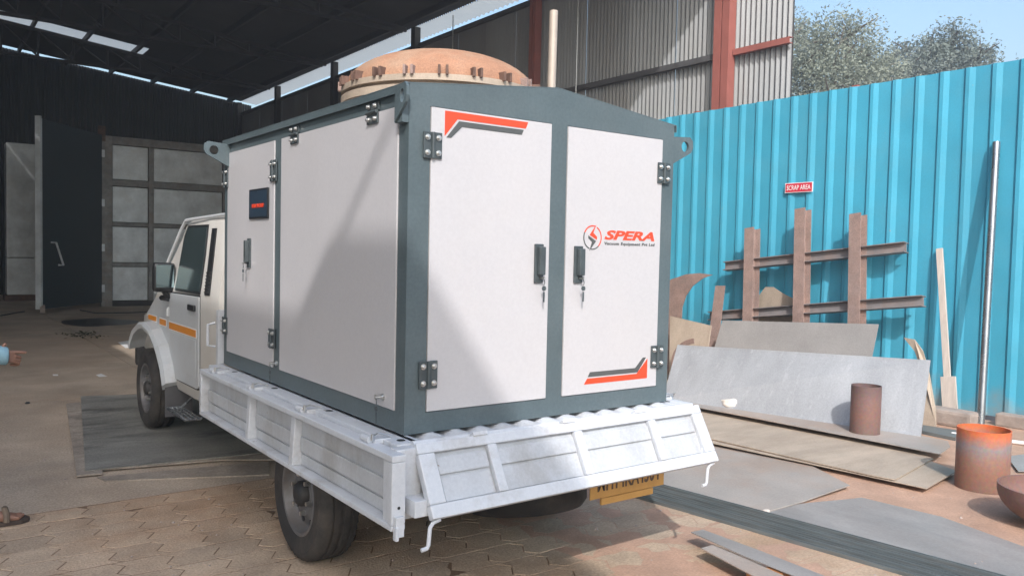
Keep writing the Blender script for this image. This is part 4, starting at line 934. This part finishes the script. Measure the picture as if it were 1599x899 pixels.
# ---- left side of the yard
plate('steel_plate', [(103,630),(118,628),(500,600),(520,716),(345,717),(160,732),(160,738),(120,742)], .0195, .0095, m_plylt, 'pale worn plate under the dark plate, its left border showing', 'steel plate', 'plates under the front wheel')
plate('steel_plate', [(152,744),(350,726),(420,720),(420,740),(165,750)], .0095, .009, m_plylt, 'lowest pale plate peeping out in front of the other plates', 'steel plate', 'plates under the front wheel')
plate('steel_plate', [(126,618),(330,612),(480,600),(520,695),(133,734)], .026, .006, m_plyg, 'dark grey stained plate under the front wheel of the truck', 'steel plate', 'plates under the front wheel')
plate('paper_sheet', [(184,534),(205,531),(214,540),(196,543)], .004, .002, m_paper, 'white sheet of paper on the floor left of the front mudguard', 'paper')
plate('cardboard_piece', [(200,530),(222,528),(230,538),(214,540)], .003, .0015, m_card, 'tan cardboard piece beside the white paper', 'cardboard')
plate('paper_scrap', [(150,585),(158,583),(167,587),(155,588)], .004, .002, m_paper, 'torn white paper scrap on the floor left of the truck', 'paper', 'litter on the floor')
plate('paper_scrap', [(82,584),(90,584),(91,586),(83,586)], .004, .002, m_paper, 'tiny white scrap left of the torn paper', 'paper', 'litter on the floor')
lv = MB(); p = G(130, 524, 0)
for k in range(120):
    q = p + Vector((random.gauss(0,.16), random.gauss(0,.3), random.uniform(.005,.05))); a = random.random()*6.3; r = .04
    d1_ = Vector((math.cos(a)*r, math.sin(a)*r, random.uniform(-.02,.02))); d2_ = Vector((-math.sin(a)*r*.4, math.cos(a)*r*.4, .0))
    lv.add([q-d1_, q-d2_, q+d1_, q+d2_], [(0,1,2,3)])
tag(lv.build('leaf_litter', m_leafd, None, base=p, recalc=False), 'small heap of dark dry leaves on the floor before the oven', 'leaves')
lump('pebble', G(43, 630, 0), .02, .025, .012, m_black, 'small black pebble alone on the floor at the left', 'pebble', 2)
# dark irregular film on the floor
st_ = MB(); c = G(150, 503, 0); ring_ = []
for k in range(40):
    a = 2*math.pi*k/40; rr = 1+.35*noise.noise((math.cos(a)*1.5, math.sin(a)*1.5, 4)); ring_.append((c.x+math.cos(a)*.62*rr, c.y+math.sin(a)*1.0*rr, .003))
st_.add(ring_, [tuple(range(40))]); struct(st_.build('dark_patch', m_dark_patch))
# floor cracks
def hose(name, px, r, m, label, cat):
    pts = [G(u, v, r) for u, v in px]; o = MB().tube(pts, r, 8).build(name, m, None, base=pts[0], smooth=True); return tag(o, label, cat)
hose('cable', [(125,484),(150,489),(200,488),(260,486),(330,480)], .012, m_black, 'black cable lying on the floor along the oven front', 'cable')
hose('cable', [(-20,496),(5,492),(20,489),(38,486)], .012, m_black, 'short black cable end on the floor left of the open oven door', 'cable')
# ---- oven with panelled wing and open dark door
YO = 19.3
ov = thing('industrial_oven', (3.8, 21.3, 0), 'big industrial oven with silver panelled front wing and rusty frame inside the shed', 'oven')
MB().box(2.30, 5.4, YO+.13, 23.6, .02, 4.05).build('body', m_dwall, ov)
fx = [2.13, 2.378, 3.219, 3.34, 5.067, 5.25]; fz = [0.0, .128, .989, 1.084, 1.99, 2.084, 2.985, 3.143, 4.0, 4.2]
MB().box(fx[0], fx[1], YO-.05, YO+.12, 0, fz[-1]).build('frame_post', m_frame, ov, bevel=.01)
MB().box(fx[2], fx[3], YO-.04, YO+.12, .1285, 4.0).build('frame_post', m_frame, ov, bevel=.01)
MB().box(fx[4], fx[5], YO-.04, YO+.12, .1285, 4.0).build('frame_post', m_frame, ov, bevel=.01)
for xa, xb in ((fx[1], fx[2]), (fx[3], fx[4])):
    for i in (2, 4, 6): MB().box(xa+.001, xb-.001, YO-.035, YO+.12, fz[i], fz[i+1]).build('frame_rail', m_frame, ov, bevel=.008)
    for i in (1, 3, 5, 7): MB().box(xa+.012, xb-.012, YO+.01, YO+.06, fz[i]+.012, fz[i+1]-.012).build('panel', m_galv, ov, bevel=.012)
MB().box(fx[1]+.001, fx[5], YO-.05, YO+.12, 4.0005, 4.2).build('top_rail', m_frame, ov, bevel=.01)
MB().box(fx[1]+.001, fx[5], YO-.05, YO+.12, .0, .128).build('bottom_rail', m_dsteel, ov)
MB().box(2.05, 2.22, YO-.07, YO-.051, 4.05, 4.42).build('lifting_lug', m_rustd, ov)
H0 = Vector((2.10, YO-.06, 0)); H1 = Vector((.60, 17.35, 0)); ex = (H1-H0).normalized(); ey = Vector((-ex.y, ex.x, 0)); DL = (H1-H0).length
fr_ = (H0, ex, ey, Vector((0,0,1)))
od = MB().fbox(fr_, .0, DL, -.05, .05, .10, 4.2).build('swing_door', m_odoor, ov, bevel=.012)
MB().fbox(fr_, DL+.0005, DL+.045, -.06, .06, .10, 4.25).build('door_edge', m_galv, od)
MB().fbox(fr_, DL-.012, DL+.002, .0505, .065, 0.1, 4.2).build('edge_trim', m_galv, od)
for sg_ in (1, -1):
    MB().tube([H0+ex*(DL-.35)+ey*.05*sg_+Vector((0,0,1.55)), H0+ex*(DL-.35)+ey*.16*sg_+Vector((0,0,1.55)), H0+ex*(DL-.62)+ey*.16*sg_+Vector((0,0,1.05)), H0+ex*(DL-.62)+ey*.05*sg_+Vector((0,0,1.05))], .022, 8).build('door_handle', m_galv, od, smooth=True)
for z in (.45, 1.45, 2.55, 3.75): MB().box(2.02, 2.20, YO-.10, YO-.052, z-.09, z+.09).build('door_hinge', m_galv, ov, bevel=.01)
cw = H0+ex*(DL-.08); MB().cyl((cw.x-.05, cw.y-.05, .10), (cw.x+.05, cw.y-.05, .10), .0985, n=20).build('caster_wheel', m_conc, od)
cb = thing('steel_cabinet', (.66, 22.3, 0), 'tall dented silver sheet steel cabinet deep inside the shed, at the left edge', 'cabinet')
MB().box(.36, 1.9, 22.0, 22.6, .16, 1.13).build('lower_panel', m_galv, cb, bevel=.02); MB().box(.36, 1.9, 22.0, 22.6, 1.14, 4.12).build('upper_panel', m_galv, cb, bevel=.02)
MB().box(.32, 1.94, 21.98, 22.62, 0, .155).build('plinth', m_rustd, cb)

# ================================================================== PERSON at the left edge (only hand and foot reach into view)
def skin(name, verts, edges, m, parent=None, root=0, sub=2, base=(0,0,0)):
    me = bpy.data.meshes.new(name); base = Vector(base); me.from_pydata([Vector(v[:3])-base for v in verts], edges, []); me.materials.append(m)
    o = col_obj(bpy.data.objects.new(name, me)); o.modifiers.new('skin', 'SKIN'); sv = me.skin_vertices[0].data
    for i, v in enumerate(verts):
        r = v[3]; sv[i].radius = (r, r) if not isinstance(r, tuple) else r; sv[i].use_root = (i == root)
    o.modifiers['skin'].use_smooth_shade = True; o.modifiers.new('sub', 'SUBSURF').levels = sub; o.modifiers['sub'].render_levels = sub
    if parent: o.parent = parent
    return o
ft = G(36, 806, .03)
px_, py_ = ft.x-.445, ft.y+.105                              # pelvis above the feet
tip = PY(43, 550, ft.y-.12); FX = {-1: .21, 1: -.12}
V = []; Eg = []
def chain(start, pts):
    prev = start
    for p in pts:
        V.append(p); k = len(V)-1
        if prev is not None: Eg.append((prev, k))
        prev = k
    return prev
pel = chain(None, [(px_, py_, .92, .13)])
chest = chain(pel, [(px_+.01, py_, 1.06, .125), (px_+.01, py_, 1.24, .145), (px_, py_, 1.38, .12)])
neck = chain(chest, [(px_, py_, 1.46, .055), (px_+.015, py_, 1.53, .055)])
chain(neck, [(px_+.03, py_, 1.60, .085), (px_+.03, py_, 1.68, .092), (px_+.02, py_, 1.74, .065)])
for sgn in (-1, 1):                                        # legs
    hip = chain(pel, [(px_, py_+sgn*.09, .86, .085), (px_+.02+FX[sgn]*.5, py_+sgn*.10, .48, .058), (px_+.015+FX[sgn]*.8, py_+sgn*.10, .28, .052)]); fx_ = px_+FX[sgn]
    an = chain(hip, [(fx_+.02, py_+sgn*.10-.0, .09, .036), (fx_+.08, py_+sgn*.105, .055, .036), (fx_+.17, py_+sgn*.105, .042, .036)])
    for q in range(5):
        yy = py_+sgn*.105 + sgn*(q-2)*.017; chain(an, [(fx_+.20, yy, .036, .012), (fx_+.245-.008*abs(q-1), yy, .034, .0105 if q else .013)])
wr = None
for sgn in (-1, 1):
    sh_ = chain(chest, [(px_, py_+sgn*.13, 1.385, .06), (px_, py_+sgn*.19, 1.36, .055)])
    if sgn == -1:                                          # pointing arm
        t_ = tip; w0 = Vector((t_.x-.150, t_.y-.005, t_.z-.014))
        el = Vector((px_-.06, py_-.24, 1.10))
        wr_i = chain(sh_, [(el.x, el.y, el.z, .044), (w0.x-.09, w0.y, w0.z+.03, .034), (w0.x, w0.y, w0.z, (.019,.027))])
        palm = chain(wr_i, [(w0.x+.04, w0.y, w0.z+.0, (.016,.034)), (w0.x+.078, w0.y, w0.z-.004, (.014,.036))])
        chain(palm, [(w0.x+.092, w0.y, w0.z+.020, .010), (w0.x+.115, w0.y, w0.z+.018, .0092), (w0.x+.135, w0.y, w0.z+.016, .0085), (t_.x-.003, t_.y, t_.z, .007)])
        for q, (dz_, l_) in enumerate(((.002, .040), (-.015, .037), (-.031, .030))):   # three curled fingers
            chain(palm, [(w0.x+.090, w0.y, w0.z+dz_, .0095), (w0.x+.090+l_*.7, w0.y+.006, w0.z+dz_-.012, .009), (w0.x+.092+l_*.4, w0.y+.030, w0.z+dz_-.022, .0085), (w0.x+.068, w0.y+.028, w0.z+dz_-.018, .0075)])
        chain(wr_i, [(w0.x+.025, w0.y, w0.z+.030, .012), (w0.x+.040, w0.y-.004, w0.z+.052, .0105), (w0.x+.050, w0.y-.004, w0.z+.072, .0088)])
    else:
        hd = chain(sh_, [(px_-.02, py_+.24, 1.10, .042), (px_+.05, py_+.25, .90, .032), (px_+.07, py_+.25, .83, (.016,.026)), (px_+.08, py_+.25, .77, (.013,.034))])
        for q in range(4): chain(hd, [(px_+.06+q*.02, py_+.25, .735, .0092), (px_+.065+q*.02, py_+.245, .70, .0085), (px_+.068+q*.02, py_+.235, .672-.004*abs(q-1), .007)])
        chain(hd, [(px_+.115, py_+.245, .79, .0105), (px_+.135, py_+.24, .755, .0088)])
per = skin('person', V, Eg, m_skin, base=(px_, py_, 0)); per.location = (px_, py_, 0); BASE[per] = Vector((px_, py_, 0))
tag(per, 'person in light blue long sleeves and open sandals pointing right at the left edge', 'person')
def tubech(name, pts, m, n_=20, squash=None):
    o = MB().tube([p[:3] for p in pts], [p[3] for p in pts], n_, caps=True).build(name, m, per, smooth=True)
    mo = o.modifiers.new('s', 'SUBSURF'); mo.levels = 1; mo.render_levels = 1; return o
tubech('shirt', [(px_+.0, py_, .80, .165), (px_, py_, .92, .172), (px_+.01, py_, 1.1, .165), (px_+.01, py_, 1.28, .178), (px_, py_, 1.40, .15), (px_, py_, 1.45, .075)], m_blue, 24)
tubech('sleeve', [(px_, py_-.10, 1.39, .085), (px_, py_-.20, 1.36, .082), (el.x, el.y, el.z, .066), (w0.x-.10, w0.y, w0.z+.032, .055), (w0.x+.05, w0.y, w0.z+.000, .050), (w0.x+.064, w0.y, w0.z+.000, .049)], m_blue)
tubech('cuff_lining', [(w0.x+.045, w0.y, w0.z+.0, .041), (w0.x+.068, w0.y, w0.z+.0, .040)], m_navy)
tubech('sleeve', [(px_, py_+.10, 1.39, .085), (px_, py_+.20, 1.36, .08), (px_-.02, py_+.24, 1.10, .064), (px_+.05, py_+.25, .91, .05)], m_blue)
for sgn in (-1, 1): tubech('trouser_leg', [(px_, py_+sgn*.07, .93, .125), (px_+.01, py_+sgn*.09, .78, .11), (px_+.02+FX[sgn]*.5, py_+sgn*.10, .48, .088), (px_+.01+FX[sgn]*.97, py_+sgn*.10, .13, .085)], m_navy)
hr_ = MB().lathe([(.097,-.03),(.100,.02),(.090,.06),(.06,.09),(.0001,.10)], (px_+.012, py_, 1.69), (0,0,1), n=24).build('hair', m_hair, per, smooth=True)
for sgn in (-1, 1):
    yy = py_+sgn*.105; px_ = ft.x-.445+FX[sgn]
    ol = [(-.045,-.028),(-.05,.0),(-.045,.028),(.03,.033),(.12,.040),(.20,.046),(.25,.036),(.268,.010),(.262,-.018),(.225,-.040),(.15,-.042),(.06,-.034)]
    sd = MB().prism([(px_+x, yy+y, .002) for x, y in ol], (0,0,.024)).build('sandal', m_sole, per, bevel=.004)
    MB().tube([(px_+.155, yy-.046, .024), (px_+.155, yy-.040, .062), (px_+.150, yy-.015, .086), (px_+.150, yy+.015, .086), (px_+.155, yy+.040, .062), (px_+.155, yy+.046, .024)], .016, 8).build('strap', m_sand, sd, smooth=True)
    MB().tube([(px_+.075, yy-.040, .024), (px_+.07, yy-.045, .07), (px_+.06, yy, .104), (px_+.07, yy+.045, .07), (px_+.075, yy+.040, .024)], .010, 8).build('strap', m_sand, sd, smooth=True)

# ================================================================== TREES behind the fence
def tree(name, base, h, blobs, nleaf, leaf, m, label, seed):
    rnd = random.Random(seed); t = thing(name, base, label, 'tree', 'trees beyond the fence'); base = Vector(base)
    tb = MB(); top = base+Vector((0,0,h*.55))
    tb.tube([base, base+Vector((.1,.05,h*.2)), base+Vector((-.05,.1,h*.38)), top], [h*.028,h*.022,h*.017,h*.012], 10)
    for (c, r) in blobs:
        c = base+Vector(c); a = base+Vector((0,0,h*rnd.uniform(.25,.5)))
        tb.tube([a, (a*.5+c*.5)+Vector((rnd.uniform(-.2,.2),rnd.uniform(-.2,.2),.1)), c+Vector((0,0,r*.3))], [h*.011,h*.007,h*.002], 7)
        for q in range(5):
            e = c+Vector((rnd.gauss(0,.5),rnd.gauss(0,.5),rnd.gauss(.2,.4)))*r; tb.tube([c, (c+e)/2+Vector((0,0,.05)), e], [h*.004,h*.003,h*.001], 5)
    tb.build('trunk', m_bark, t, smooth=True)
    vs = []; fs = []; tot = sum(r**2 for _, r in blobs); base0 = base
    for (c, r) in blobs:
        c = Vector(c); nl = int(nleaf*r*r/tot); ntw = max(6, nl//14)
        for k in range(ntw):                               # twigs carry their leaves
            d = Vector((rnd.gauss(0,1), rnd.gauss(0,1), rnd.gauss(0,1))).normalized(); rr = r*(rnd.random()**.45)*(1+.25*noise.noise(d*2+c))
            tw = c + Vector((d.x*rr, d.y*rr, d.z*rr*.85)); td = (d+Vector((rnd.gauss(0,.5),rnd.gauss(0,.5),rnd.gauss(.1,.5)))).normalized()
            for q in range(14):
                p = tw + td*rnd.uniform(-.25,.3)*min(1.2, r) + Vector((rnd.gauss(0,.07),rnd.gauss(0,.07),rnd.gauss(0,.07)))*1.4
                a = Vector((rnd.gauss(0,1),rnd.gauss(0,1),rnd.gauss(0,.8)-.3)).normalized(); s_ = leaf*rnd.uniform(.6,1.35); b = a.orthogonal().normalized()
                b = (Matrix.Rotation(rnd.random()*6.3, 3, a) @ b)*s_*.42; a = a*s_; i = len(vs)
                vs += [p-a*.5, p-b*.5+a*.05, p+a*.5, p+b*.5+a*.05]; fs.append((i,i+1,i+2,i+3))
    me = bpy.data.meshes.new('crown'); me.from_pydata(vs, [], fs); me.materials.append(m)
    o = col_obj(bpy.data.objects.new('crown', me)); o.parent = t; o['kind'] = 'stuff'; return t
def along(u, v, dist): d = ray(u, v); return CAM + d*(dist/math.hypot(d.x, d.y))
def blob(base, u, v, dist, r): return (tuple(along(u, v, dist)-Vector(base)), r)
b1 = along(1300, 400, 24); b1.z = 0
tree('leafy_tree', b1, 9.5, [blob(b1,*a) for a in ((1290,70,24,.95),(1325,60,24,.85),(1265,95,23.5,.85),(1345,95,24,.85),(1300,120,23.5,1.1),(1370,118,24.5,.8),(1255,150,24,.9),(1340,150,23,1.0),(1390,150,24,.7),(1300,180,23,1.1),(1375,185,23.5,.8),(1240,60,25,.8),(1235,110,25,.9))], 30000, .095, m_leaf, 'dusty light green tree with loose leaves rising next to the corrugated wall', 11)
b2 = along(1470, 400, 31); b2.z = 0
tree('leafy_tree', b2, 10, [blob(b2,*a) for a in ((1490,62,31,.75),(1475,72,31,.7),(1450,82,31,.75),(1415,80,31.5,.5),(1440,105,31,1.0),(1480,100,31,1.0),(1515,85,31,.6),(1530,90,30.5,.5),(1390,95,31.5,.45),(1405,118,30,.9),(1465,130,30,1.2),(1520,112,30.5,.9),(1425,150,30,1.2),(1500,150,30,1.2))], 18000, .12, m_leaf2, 'darker clumpy tree farther away above the right part of the fence', 12)

# ================================================================== thin haze volume, added to lift and cool the dark tones
hz = MB().box(-161, 161, -161, 161, -1.05, 13.0).build('haze', mat('haze_air', (.5,.5,.5)), None)
hm = bpy.data.materials.new('haze_volume'); hm.use_nodes = True; t_ = hm.node_tree; t_.nodes.clear()
pv = t_.nodes.new('ShaderNodeVolumePrincipled'); pv.inputs['Color'].default_value = (.86,.92,1,1); pv.inputs['Density'].default_value = .0045; pv.inputs['Anisotropy'].default_value = .2
ho = t_.nodes.new('ShaderNodeOutputMaterial'); t_.links.new(pv.outputs[0], ho.inputs['Volume'])
hz.data.materials.clear(); hz.data.materials.append(hm); hz['kind'] = 'stuff'; hz['label'] = 'thin pale haze added over the yard to lift its dark tones'
